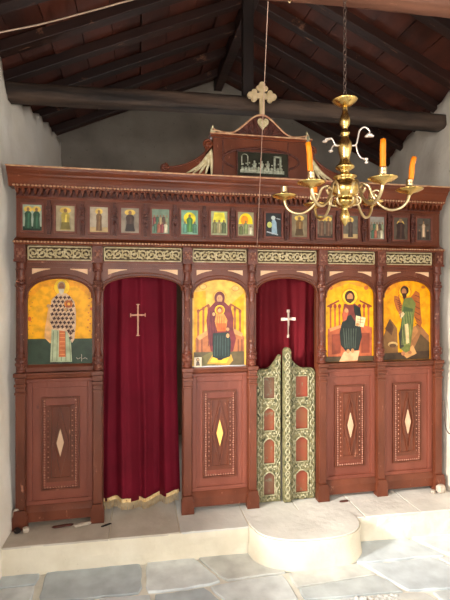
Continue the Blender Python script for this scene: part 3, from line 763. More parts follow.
# ------------------------------------------------------------------ carved double doors in the fourth bay
def leaf(x0, x1, side, label):
    t = thing('carved_door_leaf', label, 'door', ((x0+x1)/2,.03,TR+.004))
    y0, y1 = .012, .045; z0, zl = TR+.006, 1.052
    hi = 1.165
    b = MB(); n = 18
    inner = x1 if side < 0 else x0
    def top(x):
        d = abs(x-inner)/(x1-x0)
        if d < .10: return hi-.02
        if d < .60: q = (d-.10)/.50; return zl+(hi-.03-zl)*(1-q)**1.7
        if d < .86: return zl
        return zl-.03*((d-.86)/.14)**2
    # stiles, rails as strips following the top
    W = x1-x0
    pw0, pw1 = (.822,.903) if side < 0 else (1.045,1.138)
    panels = [(.21,.365,True),(.420,.590,True),(.640,.795,True),(.855,1.000,False)]
    xs_ = sorted(set([x0+W*k/n for k in range(n+1)]+[pw0,pw1]))
    for k in range(len(xs_)-1):
        xa, xb = xs_[k], xs_[k+1]; mid = (xa+xb)/2
        if mid < pw0 or mid > pw1: b.prism([(xa,z0),(xb,z0),(xb,top(xb)),(xa,top(xa))], y0, y1)
        else:
            zc = z0
            for (pa, pb, arc) in panels:
                b.prism([(xa,zc),(xb,zc),(xb,pa),(xa,pa)], y0, y1)
                f_ = lambda x: pb-(.030*(abs(x-(pw0+pw1)/2)/((pw1-pw0)/2))**2 if arc else 0)
                zc = pb
                b.prism([(xa,f_(xa)),(xb,f_(xb)),(xb,pb+.0005),(xa,pb+.0005)], y0, y1)
            b.prism([(xa,zc),(xb,zc),(xb,top(xb)),(xa,top(xa))], y0, y1)
    b.build('door_frame', 'doorgilt', t)
    for q, (pa, pb, arc) in enumerate(panels):
        p = MB(); p.box(pw0-.004,pw1+.004,y1-.018,y1-.006,pa-.004,pb+.004); 
        p.build('inset_panel', 'doorpanel' if (side > 0 or q == 1 or q == 2) and q != 0 or (side > 0) else 'doorpanel_grey', t)
        r = MB(); 
        pts = [(pw0,pa),(pw0,pb-.03 if arc else pb)]
        if arc: pts += [(pw0+(pw1-pw0)*k/8, pb-.030*(abs(k/8-.5)*2)**2) for k in range(1,8)]
        pts += [(pw1,pb-.03 if arc else pb),(pw1,pa)]
        r.tube([(a_,y0-.002,c_) for a_,c_ in pts], .005, 6, closed=True); r.build('panel_beading', 'doorgilt2', t)
    g = MB()
    for xx in ((x0+.022, x1-.020) if side < 0 else (x0+.046, x1-.024)):
        zz = z0+.02; k = 0
        zm = min(top(xx)-.02, 1.15)
        line = [(xx+.010*math.sin((z_-z0)*70), y0-.003, z_) for z_ in [z0+.02+(zm-z0-.02)*q/90 for q in range(91)]]
        g.tube(line, .0036, 5)
        while zz < zm:
            s_ = -1 if k%2 else 1
            g.ball((xx+s_*.011, y0-.001, zz), .0075, 5, sc=(1,.5,1.3)); g.ball((xx-s_*.010, y0, zz+.012), .005, 5, sc=(1.2,.5,1))
            zz += .0235; k += 1
    for pa, pb in ((.165,.21),(.365,.42),(.59,.64),(.795,.855),(1.0,1.05)):
        zc = (pa+pb)/2
        for k in range(7):
            u = pw0+(pw1-pw0)*(k+.5)/7
            g.ball((u,y0-.001,zc+.008*math.sin(k*2.2)), .0075, 5, sc=(1.2,.5,1)); 
            if pb < 1.0 and pa > .2:
                g.ball((u+.004,y0,zc+.018*math.cos(k*1.7)), .005, 5, sc=(1,.5,1.2))
    g.build('carved_vine', 'doorgilt2', t)
    if side > 0:
        m = MB(); xm_ = x0+.001
        m.box(xm_-.026,xm_+.026,-.022,.020,z0,hi+.008)
        m.lathe([(.024,-.019),(.024,.020)], (xm_,0,hi+.008), 16, ax=Matrix.Rotation(PI/2,3,'X'))
        o = m.build('meeting_batten', 'doorgilt', t, .004)
        m = MB()
        m.tube([(xm_+.014*math.sin(k*.42),-.024,z0+.02+(hi-z0-.02)*k/150) for k in range(151)], .0045, 5)
        m.tube([(xm_-.014*math.sin(k*.42),-.024,z0+.02+(hi-z0-.02)*k/150) for k in range(151)], .0045, 5)
        for k in range(36): m.ball((xm_,-.025,z0+.03+k*.027), .006, 5)
        m.build('batten_carving', 'doorgilt2', o)
leaf(.775, .943, -1, 'narrow green-gold carved door leaf with arched insets, left of the two')
leaf(.980, 1.188, 1, 'green-gold carved door leaf carrying the middle batten, right of the two')

# ------------------------------------------------------------------ chandelier
RT = Vector((math.cos(TH),-math.sin(TH),0)); FW = Vector((math.sin(TH),math.cos(TH),0))
CP = Vector((.843,1.735-CD,0))
ch = thing('chandelier', 'brass six-armed candle chandelier hanging on a chain from the front beam', 'chandelier', (CP.x,CP.y,1.835))
S_ = 241.5
def zc(py): return CH+(293-py)/S_
prof = [(.5,226),(2,224),(4.6,219),(5.2,216),(3.2,211),(3,208),(6,206.5),(9,205),(11,203.5),(11.5,201),(9,199),(8.5,197),(12,195),(13.5,191),(14,188),(12.5,184),(9.5,181.5),(9.5,179),(12,177.5),(11,176),(5,174),(4,171.5),(8.5,169),(9.5,167.5),(9,166),(6.5,164),(4.5,160),(5,157),(6.3,152),(7,147),(6.3,142),(4,139),(3.2,136),(4.6,134.5),(4.6,132.5),(2.8,130.5),(2.6,128),(4.8,125),(5.2,121),(4.6,117),(3,113),(2.4,109),(3.0,107),(1,106)]
b = MB(); b.lathe([(r/S_,zc(z)) for r,z in prof], CP, 28); b.build('stem', 'brass', ch)
b = MB(); b.lathe([(.012,zc(107)),(.030,zc(105)),(.048,zc(101.5)),(.052,zc(100)),(.050,zc(99.6)),(.030,zc(102.5)),(.008,zc(104))], CP, 28); b.build('top_dish', 'brass', ch)
# chain
b = MB(); z = zc(104); k = 0
b.tube([(CP.x+.008*math.cos(2*PI*q/14),CP.y,z-.002+.010*math.sin(2*PI*q/14)) for q in range(14)], .002, 6, closed=True)
z += .010
while z < 2.80:
    a = (k%2)*PI/2+.5
    pts = [(CP.x+.0065*math.cos(2*PI*q/12)*math.cos(a), CP.y+.0065*math.cos(2*PI*q/12)*math.sin(a), z+.0115+.0135*math.sin(2*PI*q/12)) for q in range(12)]
    b.tube(pts, .0019, 6, closed=True); z += .0215; k += 1
b.build('chain', 'iron', ch)
# arms
SZ = 1.967; R0 = .25
def armdir(deg): a = math.radians(deg); return RT*math.cos(a)+FW*math.sin(a)
arms = {'right':-15,'front right':-73,'front left':-134,'left':168,'back left':108,'back right':47}
info = {}
for nm, deg in arms.items():
    d = armdir(deg); R_ = R0
    def Q(r, z): return CP+d*r+Vector((0,0,z))
    b = MB()
    pts = smoothline([Q(.045,SZ-.006),Q(.052,SZ+.022),Q(.072,SZ+.040),Q(.094,SZ+.030),Q(.108,SZ-.006),Q(.135,SZ-.046),Q(.175,SZ-.070),Q(.215,SZ-.064),Q(.240,SZ-.040),Q(R_,SZ-.008)], 6)
    n = len(pts); b.tube(pts, [.0075-.0015*math.sin(PI*k/n) for k in range(n)], 8)
    b.tube(smoothline([Q(.104,SZ+.004),Q(.126,SZ+.012),Q(.140,SZ-.004),Q(.128,SZ-.016),Q(.120,SZ-.004)],5), .0045, 6)
    b.tube(smoothline([Q(.030,SZ-.045),Q(.055,SZ-.040),Q(.062,SZ-.020),Q(.050,SZ-.008)],5), .005, 6)
    arm = b.build('arm', 'brass_pale', ch)
    c = Q(R_,SZ)
    b = MB(); b.lathe([(.006,-.018),(.010,-.012),(.014,-.009),(.034,-.004),(.050,.004),(.053,.008),(.051,.009),(.034,.002),(.010,-.002)], c, 26)
    b.build('drip_pan', 'brass', arm)
    b = MB(); b.lathe([(.010,-.002),(.012,.003),(.007,.008),(.007,.014),(.013,.020),(.014,.030),(.013,.042),(.015,.047),(.012,.047),(.012,.026)], c, 18)
    b.build('candle_cup', 'brass_pale', arm)
    info[nm] = c
def candle(nm, h, lean, label, burnt=False):
    c = info[nm]+Vector((0,0,.030)); t = thing('candle', label, 'candle', c)
    L_ = Vector(lean)
    top = c+Vector((0,0,h))+L_
    b = MB(); pts = [c+(top-c)*(k/6)+L_*.12*math.sin(k*1.1) for k in range(7)]
    b.tube(pts, [.0105,.0108,.0104,.0108,.0103,.0106,.0098], 14); b.build('wax_shaft', 'wax', t)
    b = MB()
    if burnt: b.tube([top-Vector((0,0,.002)), top+Vector((.001,0,.010)), top+Vector((-.001,0,.024))], [.008,.006,.0035], 8)
    else: b.tube([top-Vector((0,0,.002)), top+Vector((.001,0,.006))], .0012, 6)
    b.build('wick', 'wick', t)
G_ = 'orange candles on the chandelier'
candle('front left', .126, -RT*.012, 'tall orange candle with grey burnt tip on the front left arm of the chandelier', True)
candle('back left', .085, RT*.002, 'short orange candle stub mostly hidden behind the tall burnt-tipped candle')
candle('front right', .118, RT*.001, 'straight upright orange candle on the front right arm of the chandelier')
candle('right', .106, RT*.018, 'orange candle leaning to the right on the rightmost chandelier arm')
# scroll leaf ornaments on the stem
def sprig(deg, k_):
    d = armdir(deg)
    def Q(r, z): return CP+d*r+Vector((0,0,z))
    b = MB(); z0_ = zc(146)
    b.tube(smoothline([Q(.026,z0_),Q(.045,z0_+.004),Q(.052,z0_+.030),Q(.060,z0_+.062),Q(.080,z0_+.074),Q(.098,z0_+.058),Q(.096,z0_+.044)],6), .0035, 6)
    b.tube(smoothline([Q(.045,z0_+.002),Q(.052,z0_-.030),Q(.066,z0_-.052),Q(.082,z0_-.056),Q(.086,z0_-.066)],6), .0032, 6)
    for c, s in ((Q(.098,z0_+.040),.012),(Q(.108,z0_+.036),.008),(Q(.088,z0_+.036),.008),(Q(.084,z0_-.058),.009),(Q(.086,z0_-.072),.007)): b.ball(c, s, 7, sc=(1.2,1.2,.7))
    b.build('leaf_sprig', 'silver', ch)
sprig(-8, 0)
d = armdir(-160); b = MB(); z0_ = zc(146)
def Q(r, z): return CP+d*r+Vector((0,0,z))
b.tube(smoothline([Q(.026,z0_),Q(.045,z0_-.002),Q(.060,z0_+.020),Q(.080,z0_+.022),Q(.100,z0_+.004)],6), .0032, 6)
b.tube(smoothline([Q(.040,z0_),Q(.055,z0_-.004),Q(.066,z0_-.022),Q(.070,z0_-.034)],6), .003, 6)
for r_, z_, s2 in ((.084,.018,.009),(.096,.008,.009),(.070,.022,.007),(.068,-.028,.008)): b.ball(Q(r_,z0_+z_), s2, 7, sc=(1.3,1.3,.6))
b.build('leaf_sprig', 'silver', ch)

# cord, cable and hook
b = MB(); p0 = Vector((.0,-.060,1.856)); p0.x = at(257,251,-.06).x
p1 = Vector((0,-1.10,2.80)); p1.x = at(268.5,0,-1.10).x
pts = [p0+(p1-p0)*(k/24)+Vector((0,0,-.010*math.sin(PI*k/24))) for k in range(25)]
b.tube(pts, .0016, 6); tag(b.build('hanging_cord', 'cord'), 'thin pale cord running from the front beam down past the crest cross to the ledge', 'cord')
AX, AZ, SL = .80, 3.67, .44                                   # roof: ridge line, height, slope
def roofz(x): return AZ-SL*abs(x-AX)
b = MB()
pts = [(-.79,-.272,2.94),(-.728,-.266,2.966),(-.532,-.231,3.052),(-.266,-.21,3.169),(-.043,-.198,3.267),(.3,-.18,3.41),(.7,-.16,3.57)]
b.tube(smoothline(pts,6), .0045, 6); tag(b.build('roof_cable', 'wirewhite'), 'thin pale cable slung under the dark roof boards at upper left', 'cable')

# ------------------------------------------------------------------ timber
def rough_beam(name, x0, x1, y, z, w, h, m, label, rot=0, sag=0.0, n=90, tilt=0.0):
    b = MB(); v = []; f = []; K = 12
    for i in range(n+1):
        u = i/n; x = x0+(x1-x0)*u; z_c = z+tilt*(u-.5)
        for k in range(K):
            a = 2*PI*(k+.5)/K
            c, s = math.cos(a), math.sin(a)
            e = .42
            yy = w/2*math.copysign(abs(c)**e, c); zz = h/2*math.copysign(abs(s)**e, s)
            nz = noise.noise(Vector((x*1.7,k*.9,rot)))*.012+noise.noise(Vector((x*7,k*2.3,rot)))*.006
            nz += noise.noise(Vector((x*16,k*3.1,7)))*.005
            v.append((x, y+rot*(x-x0)+yy+nz, z_c+zz+nz-sag*math.sin(PI*u)+.012*math.sin(x*2.1+rot*9)))
    for i in range(n):
        for k in range(K): f.append((i*K+k, (i+1)*K+k, (i+1)*K+(k+1)%K, i*K+(k+1)%K))
    b.add(v, f, smooth=True)
    b.f += [list(range(K)), [n*K+k for k in range(K-1,-1,-1)]]; b.c += [None]*2; b.sm += [False]*2
    return tag(b.build(name, m), label, 'beam')
rough_beam('tie_beam', -.83, 2.27, .17, 2.850, .12, .110, 'beam', 'long weathered grey tie beam spanning wall to wall above the icon screen', tilt=.030)
rough_beam('tie_beam', -.85, 2.35, -1.13, 2.820, .11, .115, 'beam_front', 'brown tie beam at the top edge of the photo carrying the chandelier', tilt=.12)
b = MB(); b.box(.715,.79,.14,.20,2.89,3.60); tag(b.build('king_post', 'postwood', None, .004), 'dark upright post standing on the long grey tie beam under the ridge', 'post')
b = MB(); hp_ = at(290,6,-1.10)
b.tube(smoothline([(hp_.x,-1.12,2.80),(hp_.x-.002,-1.12,2.765),(hp_.x-.010,-1.125,2.748),(hp_.x-.016,-1.12,2.757)],5), .003, 6)
b.ball((hp_.x,-1.12,2.785),.006,7)
tag(b.build('beam_hook', 'brass_pale'), 'small pale metal hook under the front beam at the top edge', 'hook')

# ceiling: boards and rafters
ce = bpy.data.objects.new('ceiling', None); C.objects.link(ce); ce.location = (AX,0,AZ); ce['kind'] = 'structure'
LEN = 2.0; ang = math.atan(SL); ca, sa = math.cos(ang), math.sin(ang)
for sd in (-1,1):
    b = MB(); wv = .205; n = 11
    for k in range(n):
        s0, s1 = k*wv+.002, (k+1)*wv-.003
        off = .062+.006*((k*5)%3)
        yb = [-5.4,-3.1,-1.4-.3*(k%3),.35+.25*((k*2)%3),2.0]
        for j in range(4):
            ya, yb_ = yb[j]+.002, yb[j+1]-.002
            v = []
            for (s_, o_) in ((s0,off),(s1,off-.004),(s1,off+.025),(s0,off+.025)):
                for y_ in (ya,yb_):
                    v.append((AX+sd*(s_*ca+o_*sa*1.0)-(sd*o_*sa*0), y_, AZ-s_*sa+o_*ca+.0))
            b.add(v, [(0,1,3,2),(2,3,5,4),(4,5,7,6),(6,7,1,0),(0,2,4,6),(1,7,5,3)])
    b.build('roof_boards', 'board', ce)
    for y_ in (-5.0,-4.5,-4.0,-3.5,-3.0,-2.5,-2.05,-1.62,-1.2,-.80,-.39,-.01,.30,.66,1.02,1.40):
        j = random.uniform(-.01,.01); w = .035+random.uniform(-.004,.006)
        v = []
        for s_ in [LEN*1.06*q/10 for q in range(11)]:
            nn = noise.noise(Vector((s_*2,y_*3,sd)))*.014
            for (dy, o_) in ((-w,.0),(w,.0),(w,.07),(-w,.07)):
                v.append((AX+sd*(s_*ca), y_+dy+j+nn, AZ-s_*sa+o_+(nn*.5 if o_ == 0 else 0)))
        f = [(0,1,2,3),(43,42,41,40)]
        for q in range(10):
            for k in range(4): f.append((q*4+k, (q+1)*4+k, (q+1)*4+(k+1)%4, q*4+(k+1)%4))
        r = MB(); r.add(v, f); r.build('rafter', 'rafter', ce, .004)
b = MB()
for sd in (-1,1):
    vv = [(AX+sd*(s_*ca), y_, AZ-s_*sa+o_) for s_ in (-.0,2.3) for o_ in (.115,.16) for y_ in (-5.7,2.0)]
    b.add(vv, [(0,1,3,2),(4,6,7,5),(0,4,5,1),(2,3,7,6),(0,2,6,4),(1,5,7,3)])
b.build('roof_light_block', 'board', ce)  # unseen backing added to stop sky light leaking between the boards
b = MB(); b.box(AX-.04,AX+.04,-5.4,1.9,AZ-.06,AZ+.08); b.build('ridge_beam', 'rafter', ce, .004)

# ------------------------------------------------------------------ walls
def struct(o): o['kind'] = 'structure'; return o
def wallgrid(name, fx, ys, zt, m, amp=.02, th=.35, side=-1, nz=44):
    v = []; f = []
    for y in ys:
        top = zt(y)
        for k in range(nz+1):
            z = -.02+(top+.02)*k/nz
            d = amp*(noise.noise(Vector((y*2.3,z*2.3,side)))+.4*noise.noise(Vector((y*7,z*7,side+3))))
            v.append((fx(y,z)+d, y, z))
    n = len(ys); o_ = n*(nz+1)
    v += [(x+side*th, y, z) for x,y,z in v]
    for i in range(n-1):
        for k in range(nz):
            a = i*(nz+1)+k; q = (a, a+1, a+nz+2, a+nz+1)
            f.append(q if side < 0 else q[::-1]); q2 = tuple(t_+o_ for t_ in q); f.append(q2[::-1] if side < 0 else q2)
        a = i*(nz+1)+nz; q = (a, a+o_, a+o_+nz+1, a+nz+1); f.append(q if side < 0 else q[::-1])
    for a0 in (0,(n-1)*(nz+1)):
        for k in range(nz): f.append((a0+k, a0+k+1, a0+k+1+o_, a0+k+o_))
    b = MB(); b.add(v, f, smooth=False)
    for i in range(len(b.sm)): b.sm[i] = True
    return struct(b.build(name, m))
def lerp(tab, y):
    if y <= tab[0][0]: return tab[0][1]
    for (a,p),(b_,q) in zip(tab, tab[1:]):
        if y <= b_: return p+(q-p)*(y-a)/(b_-a)
    return tab[-1][1]
def ztl(y):
    z = lerp([(-.4,2.99),(.02,2.97),(.10,2.80),(.25,2.81),(.42,2.855),(1.0,2.965),(1.7,3.02)], y)
    return z+(.022*math.sin(y*23)+.014*math.sin(y*61+1) if y > .2 else .01*math.sin(y*40))
def fxl(y, z): return lerp([(-5.5,-.74),(-.3,-.738),(0,-.728),(1.6,-.69)], y)-.024*z*lerp([(.3,1),(1.6,.3)], y)
ys = [-.35+k*.035 for k in range(62)]
wallgrid('wall_left', fxl, ys, ztl, 'plaster')
# left wall nearer the door, pierced by an inferred window and an added higher one
def pierced(name, xa, xb, wins, y0=-5.4, y1=-.36, zt=3.0):
    b = MB(); cur = y0
    for (p,q,r,t_) in wins:
        b.box(xa,xb,cur,p,-.02,zt); b.box(xa,xb,p,q,-.02,r); b.box(xa,xb,p,q,t_,zt); cur = q
    b.box(xa,xb,cur,y1,-.02,zt); struct(b.build(name, 'plaster'))
LW = [(-3.7,-2.6,1.25,2.35),(-1.55,-.80,1.02,1.80)]
pierced('wall_left_near', -1.12, -.75, LW)
RW = [(-3.6,-2.6,1.1,2.2)]
def winframe(name, xa, xb, w_):
    p,q,r,t_ = w_; b = MB()
    for (c,d,e,f_) in ((p,q,t_-.04,t_),(p,q,r,r+.04),(p,p+.04,r+.04,t_-.04),(q-.04,q,r+.04,t_-.04),((p+q)/2-.015,(p+q)/2+.015,r+.04,t_-.04)): b.box(xa,xb,c,d,e,f_)
    struct(b.build(name, 'wood'))
winframe('added_window_1', -1.10, -1.06, LW[0]); winframe('window_2', -1.10, -1.06, LW[1]);  # the higher, farther window is added to let in more light
def fxr(y, z): return lerp([(-5.5,2.17),(-.3,2.168),(0,2.165),(.17,2.19),(1.7,2.60)], y)+.028*z*lerp([(.3,1),(1.6,.5)], y)
M['plaster_right'] = mat('warm_white_plaster', (226,216,202), .9, col2=(208,196,180), scale=3, bump=.6, bscale=14, wear=(180,166,150), wear_amt=.64)
pierced('wall_right_near', 2.17, 2.53, RW, y1=-.45); winframe('added_window_3', 2.46, 2.50, RW[0])  # unseen right window added to brighten the left wall
wallgrid('wall_right', fxr, [-.46+k*.05 for k in range(44)], lambda y: 3.05-.06*max(0,y)+.012*math.sin(y*23), 'plaster_right', side=1)
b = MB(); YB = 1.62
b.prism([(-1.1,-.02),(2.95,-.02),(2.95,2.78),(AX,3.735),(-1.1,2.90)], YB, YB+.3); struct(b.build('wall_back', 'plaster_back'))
b = MB(); DX0, DX1, DZ = .15, 1.45, 2.15; yf = -5.4
b.prism([(-1.1,-.02),(DX0,-.02),(DX0,DZ),(-1.1,DZ)], yf-.3, yf); b.prism([(DX1,-.02),(2.6,-.02),(2.6,DZ),(DX1,DZ)], yf-.3, yf)
b.prism([(-1.1,DZ),(2.6,DZ),(2.6,2.93),(AX,3.72),(-1.1,2.93)], yf-.3, yf); struct(b.build('wall_front', 'plaster'))
b = MB()
b.box(DX0,DX0+.06,yf-.15,yf-.05,0,DZ); b.box(DX1-.06,DX1,yf-.15,yf-.05,0,DZ); b.box(DX0,DX1,yf-.15,yf-.05,DZ-.06,DZ); struct(b.build('door_1', 'wood'))

# ------------------------------------------------------------------ floor of irregular slabs
rr = random.Random(21)
def rowy(r, x): return -.19-.255*r-(.0 if r == 0 else .035*math.sin(x*2.1+r*1.9)+.030*noise.noise(Vector((x*2.2,r*5.1,0))))-.033*(x+.75)*(1 if r < 2 else .6)
slabs = []
for r in range(20):
    x = -1.0-rr.uniform(0,.3); tl = 0.0
    while x < 2.5:
        wd = rr.choice((.26,.34,.42,.52))*rr.uniform(.9,1.1); t2 = rr.uniform(-.07,.07)
        xa, xb = x, x+wd
        top = [(xa+tl+(xb+t2-xa-tl)*k/3) for k in range(4)]; bot = [(xa-tl+(xb-t2-xa+tl)*k/3) for k in range(4)]
        if rr.random() < .22 :       # split slab
            ym = .5
            slabs.append([(q,rowy(r,q)) for q in top]+[(xb,(rowy(r,xb)+rowy(r+1,xb))/2+.02),(xa,(rowy(r,xa)+rowy(r+1,xa))/2-.02)])
            slabs.append([(xa,(rowy(r,xa)+rowy(r+1,xa))/2-.02),(xb,(rowy(r,xb)+rowy(r+1,xb))/2+.02)]+[(q,rowy(r+1,q)) for q in bot[::-1]])
        else: slabs.append([(q,rowy(r,q)) for q in top]+[(q,rowy(r+1,q)) for q in bot[::-1]])
        x = xb; tl = t2
fl = MB(); fl.box(-1.1,2.9,-5.7,1.9,-.08,-.012, (232,228,216))
cols = [(196,206,212),(210,216,220),(182,192,198),(216,222,224),(206,208,204),(194,202,204)]
for q, poly in enumerate(slabs):
    cxp = sum(p[0] for p in poly)/len(poly); cyp = sum(p[1] for p in poly)/len(poly)
    c = cols[q%6]; n = len(poly)
    # worn, softened outline
    pl = []
    for i in range(n):
        a, b_ = poly[i], poly[(i+1)%n]
        m_ = max(2, int(math.hypot(b_[0]-a[0], b_[1]-a[1])/.05))
        for k in range(m_):
            x = a[0]+(b_[0]-a[0])*k/m_; y = a[1]+(b_[1]-a[1])*k/m_
            s_ = 1-.030*(1 if k == 0 else 0)-.045-.06*abs(noise.noise(Vector((x*9,y*9,0))))
            pl.append((cxp+(x-cxp)*s_, cyp+(y-cyp)*s_))
    n = len(pl); h = rr.uniform(-.002,.002)
    v = [(x,y,-.012) for x,y in pl]+[(x,y,h-.003) for x,y in pl]+[(cxp+(x-cxp)*.975,cyp+(y-cyp)*.975,h) for x,y in pl]
    ar = sum(pl[i][0]*pl[(i+1)%n][1]-pl[(i+1)%n][0]*pl[i][1] for i in range(n))
    top = tuple(range(2*n,3*n)); 
    f = [top if ar > 0 else top[::-1]]
    for i in range(n):
        j = (i+1)%n
        for o_ in (0,n):
            q_ = (i+o_,j+o_,j+o_+n,i+o_+n); f.append(q_ if ar > 0 else q_[::-1])
    fl.add(v, f, c)
struct(fl.build('floor', 'floor'))

# ------------------------------------------------------------------ the stone step the screen stands on
SY0, SY1 = -.205, -.285                  # front edge left and right
st = thing('stone_step', 'long low cream plastered step running the full width under the icon screen', 'step', (.7,-.2,0))
def sy(x): return SY0+(SY1-SY0)*(x+.75)/2.9
b = MB(); v = []; f = []; nx, nz = 90, 8
for i in range(nx+1):
    x = -.735+2.895*i/nx
    for k in range(nz+1):
        z = -.01+(TR-.006+.01)*k/nz
        d = .010*noise.noise(Vector((x*4,z*9,2)))+.004*noise.noise(Vector((x*17,z*20,5)))
        v.append((x, sy(x)-.012+d, z))
    v.append((x, 1.58, TR-.006)); v.append((x, 1.58, -.01))
K = nz+3
for i in range(nx):
    for k in range(K-1): f.append((i*K+k,(i+1)*K+k,(i+1)*K+k+1,i*K+k+1))
f += [tuple(range(K-1,-1,-1)), tuple(nx*K+k for k in range(K))]
b.add(v, f, smooth=False); b.build('riser', 'riser', st)
b = MB()
cuts = [-.735,-.16,.245,.66,1.02,1.40,1.78,2.16]
for k in range(7):
    a0, a1 = cuts[k]+.003, cuts[k+1]-.003; m_ = 12
    fr = [(a0+(a1-a0)*q/m_, sy(a0+(a1-a0)*q/m_)-.016+.006*noise.noise(Vector((q*1.3+k*7,0,0)))) for q in range(m_+1)]
    h = TR+random.uniform(-.001,.001)
    pl = fr+[(a1,1.58),(a0,1.58)]; n = len(pl)
    v = [(x,y,TR-.012) for x,y in pl]+[(x,y,h) for x,y in pl]
    fs = [tuple(range(n,2*n)), tuple(range(n-1,-1,-1))]+[(i,(i+1)%n,(i+1)%n+n,i+n) for i in range(n)]
    s_ = MB(); s_.add(v, fs); s_.build('tread_slab', 'slab' if k < 2 else 'slab_pale', st, .003)
# rounded step
t = thing('rounded_step', 'low cream half-round stone step with grey worn top in front of the carved doors', 'step', (.99,-.30,0))
def rs(s_, z, jit=0):
    pts = []
    for k in range(56):
        a = 2*PI*k/56; c, s2 = math.cos(a), math.sin(a)
        e = 2/2.35
        x = .345*s_*math.copysign(abs(c)**e, c)
        y = (.225 if s2 < 0 else .13)*s_*math.copysign(abs(s2)**e, s2)
        d = 1+jit*noise.noise(Vector((c*2,s2*2,z*6)))
        X = 1.000+x*d; Y = -.262+y*d-.045*x
        if z < .1595: Y = min(Y, sy(X)-.022)
        pts.append((X,Y,z))
    return pts
b = MB(); lv = [(1.02,-.005),(1.01,.03),(1.0,.07),(.995,.11),(1.0,.15),(.992,.160)]
v = []; n = 56
for s_, z in lv: v += rs(s_, z, .03)
f = [(j*n+k, j*n+(k+1)%n, (j+1)*n+(k+1)%n, (j+1)*n+k) for j in range(len(lv)-1) for k in range(n)]
b.add(v, f, smooth=True); b.add(rs(.992,.160,.03), [tuple(range(n))]); b.build('plastered_side', 'riser', t)
b = MB(); v = rs(.975,.1605,.03)+rs(.972,.170,.03); b.add(v, [tuple(range(n,2*n)),tuple(range(n-1,-1,-1))]+[(k,(k+1)%n,(k+1)%n+n,k+n) for k in range(n)]); b.build('top_slab', 'slab_pale', t, .003)

# rubble, wedges and pebbles
def chip(x, y, z, sx, sy_, sz, rot, m, label, cat='stone', name='stone_chip'):
    b = MB(); v = []; n = 8; rg = random.Random(int(x*1000))
    for j in range(1,n):
        t_ = PI*j/n
        for k in range(n):
            a = 2*PI*k/n; r = 1+rg.uniform(-.14,.14)
            px_, py_ = sx*math.copysign(abs(math.sin(t_)*math.cos(a))**.6,math.cos(a))*r, sy_*math.copysign(abs(math.sin(t_)*math.sin(a))**.6,math.sin(a))*r
            v.append((x+px_*math.cos(rot)-py_*math.sin(rot), y+px_*math.sin(rot)+py_*math.cos(rot), z+sz-sz*math.copysign(abs(math.cos(t_))**.6,math.cos(t_))))
    v += [(x,y,z),(x,y,z+2*sz)]; b_, t2 = len(v)-2, len(v)-1; f = []
    for j in range(n-2):
        for k in range(n): f.append((j*n+k, j*n+(k+1)%n, (j+1)*n+(k+1)%n, (j+1)*n+k))
    for k in range(n): f.append((b_,(k+1)%n,k)); f.append((t2,(n-2)*n+k,(n-2)*n+(k+1)%n))
    b.add(v, f); return tag(b.build(name, m), label, cat)
chip(-.640,-.075,TR,.020,.018,.016,.3,'stone_chip','small pale stone chip at the far left foot of the icon screen')
chip(-.690,-.070,TR,.017,.020,.013,.9,'crevice','dark lump standing in for a hole by the left wall at the screen foot')  # dark solid put in place of a dark hole
chip(-.325,-.055,TR,.055,.018,.009,.25,'stone_chip','pale elongated stone wedge at foot of second pilaster from the left')
chip(-.440,-.050,TR,.060,.012,.006,.15,'wood_dark','thin dark wooden wedge under the leftmost lower panel')
chip(-.185,-.085,TR,.035,.007,.004,.5,'crevice','thin dark splinter on the tread below the curtain corner', 'splinter', 'wood_splinter')
chip(1.36,-.070,TR,.035,.010,.005,.1,'wood_dark','dark reddish splinter on the tread right of the carved doors', 'splinter', 'wood_splinter')
chip(2.085,-.075,TR,.032,.022,.030,.2,'stone_chip','pale rubble lump at the far right foot of the screen')
chip(2.03,-.070,TR,.018,.014,.012,.6,'stone_chip','small rubble bit beside the larger lump at the right wall')
chip(-.705,-.030,.205,.020,.016,.040,.2,'stone_chip','crumbled pale plaster clump against the left wall at the screen foot','plaster','plaster_clump')
b = MB(); rg = random.Random(3)
for k in range(420):
    x = rg.uniform(.84,1.32); y = rg.uniform(-1.25,-.74)
    b.ball((x,y-.05*abs(x-1.08)*2,.001), rg.uniform(.006,.011), 6, sc=(1.2,1,.7))
o = b.build('pebble_inlay', 'pebble'); o['kind'] = 'stuff'; tag(o, 'patch of small white pebbles set in the floor at the bottom centre', 'pebbles')
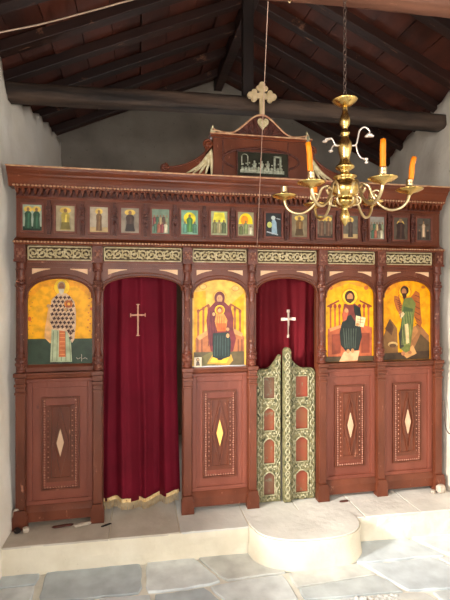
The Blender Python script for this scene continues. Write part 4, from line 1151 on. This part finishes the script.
b = MB(); b.tube(smoothline([(2.135,-.03,.80),(2.128,-.05,.72),(2.130,-.06,.64),(2.140,-.07,.585),(2.15,-.10,.575),(2.16,-.13,.60)],6), .004, 6)
tag(b.build('wall_wire', 'iron'), 'short dark curled wire against the right wall beside the screen', 'wire')

# ------------------------------------------------------------------ light
def area(name, loc, target, sx, sy_, power, col):
    l = bpy.data.lights.new(name, 'AREA'); l.shape = 'RECTANGLE'; l.size = sx; l.size_y = sy_; l.energy = power; l.color = col
    o = bpy.data.objects.new(name, l); C.objects.link(o); o.location = loc
    o.rotation_euler = (Vector(target)-Vector(loc)).to_track_quat('-Z','Y').to_euler(); return o
area('door_daylight', (.8,-5.55,1.15), (.8,0,.9), 1.25, 2.0, 62, (1,.98,.96))
area('window_and_fill_light', (-1.20,-3.15,1.85), (1.2,-.6,.4), 1.0, 1.0, 120, (1,.97,.92))  # fill lamp at the added high window, brightens floor and tread
area('window_and_fill_light', (-2.3,-1.80,1.92), (1.35,-.35,.1), .45, .45, 330, (1,.93,.84))
area('window_and_fill_light', (2.60,-3.1,1.7), (-.6,-.4,1.2), .9, 1.0, 34, (1,.97,.93))  # fill lamp at the added right window, lifts the left wall
area('sanctuary_fill_light', (.8,1.56,1.45), (.8,0,1.7), .5, .7, 7, (1,.96,.9))  # added fill lamp hidden behind the screen; the back wall has no window
w = bpy.data.worlds.new('world'); bpy.context.scene.world = w; w.use_nodes = True
bgn = w.node_tree.nodes['Background']; bgn.inputs[0].default_value = (.75,.85,1,1); bgn.inputs[1].default_value = 1.0

# ------------------------------------------------------------------ camera
cam = bpy.data.cameras.new('camera'); co = bpy.data.objects.new('camera', cam); C.objects.link(co)
cam.sensor_fit = 'VERTICAL'; cam.sensor_height = 36; cam.lens = 36*FPX/600
cam.shift_y = -7/600
co.location = (0,-CD,CH); co.rotation_euler = (PI/2,0,-TH)
cam.clip_start = .05
sc = bpy.context.scene; sc.camera = co
sc.view_settings.view_transform = 'Standard'; sc.view_settings.look = 'None'; sc.view_settings.gamma = 1; sc.view_settings.exposure = 0.33
sc.view_settings.use_curve_mapping = False
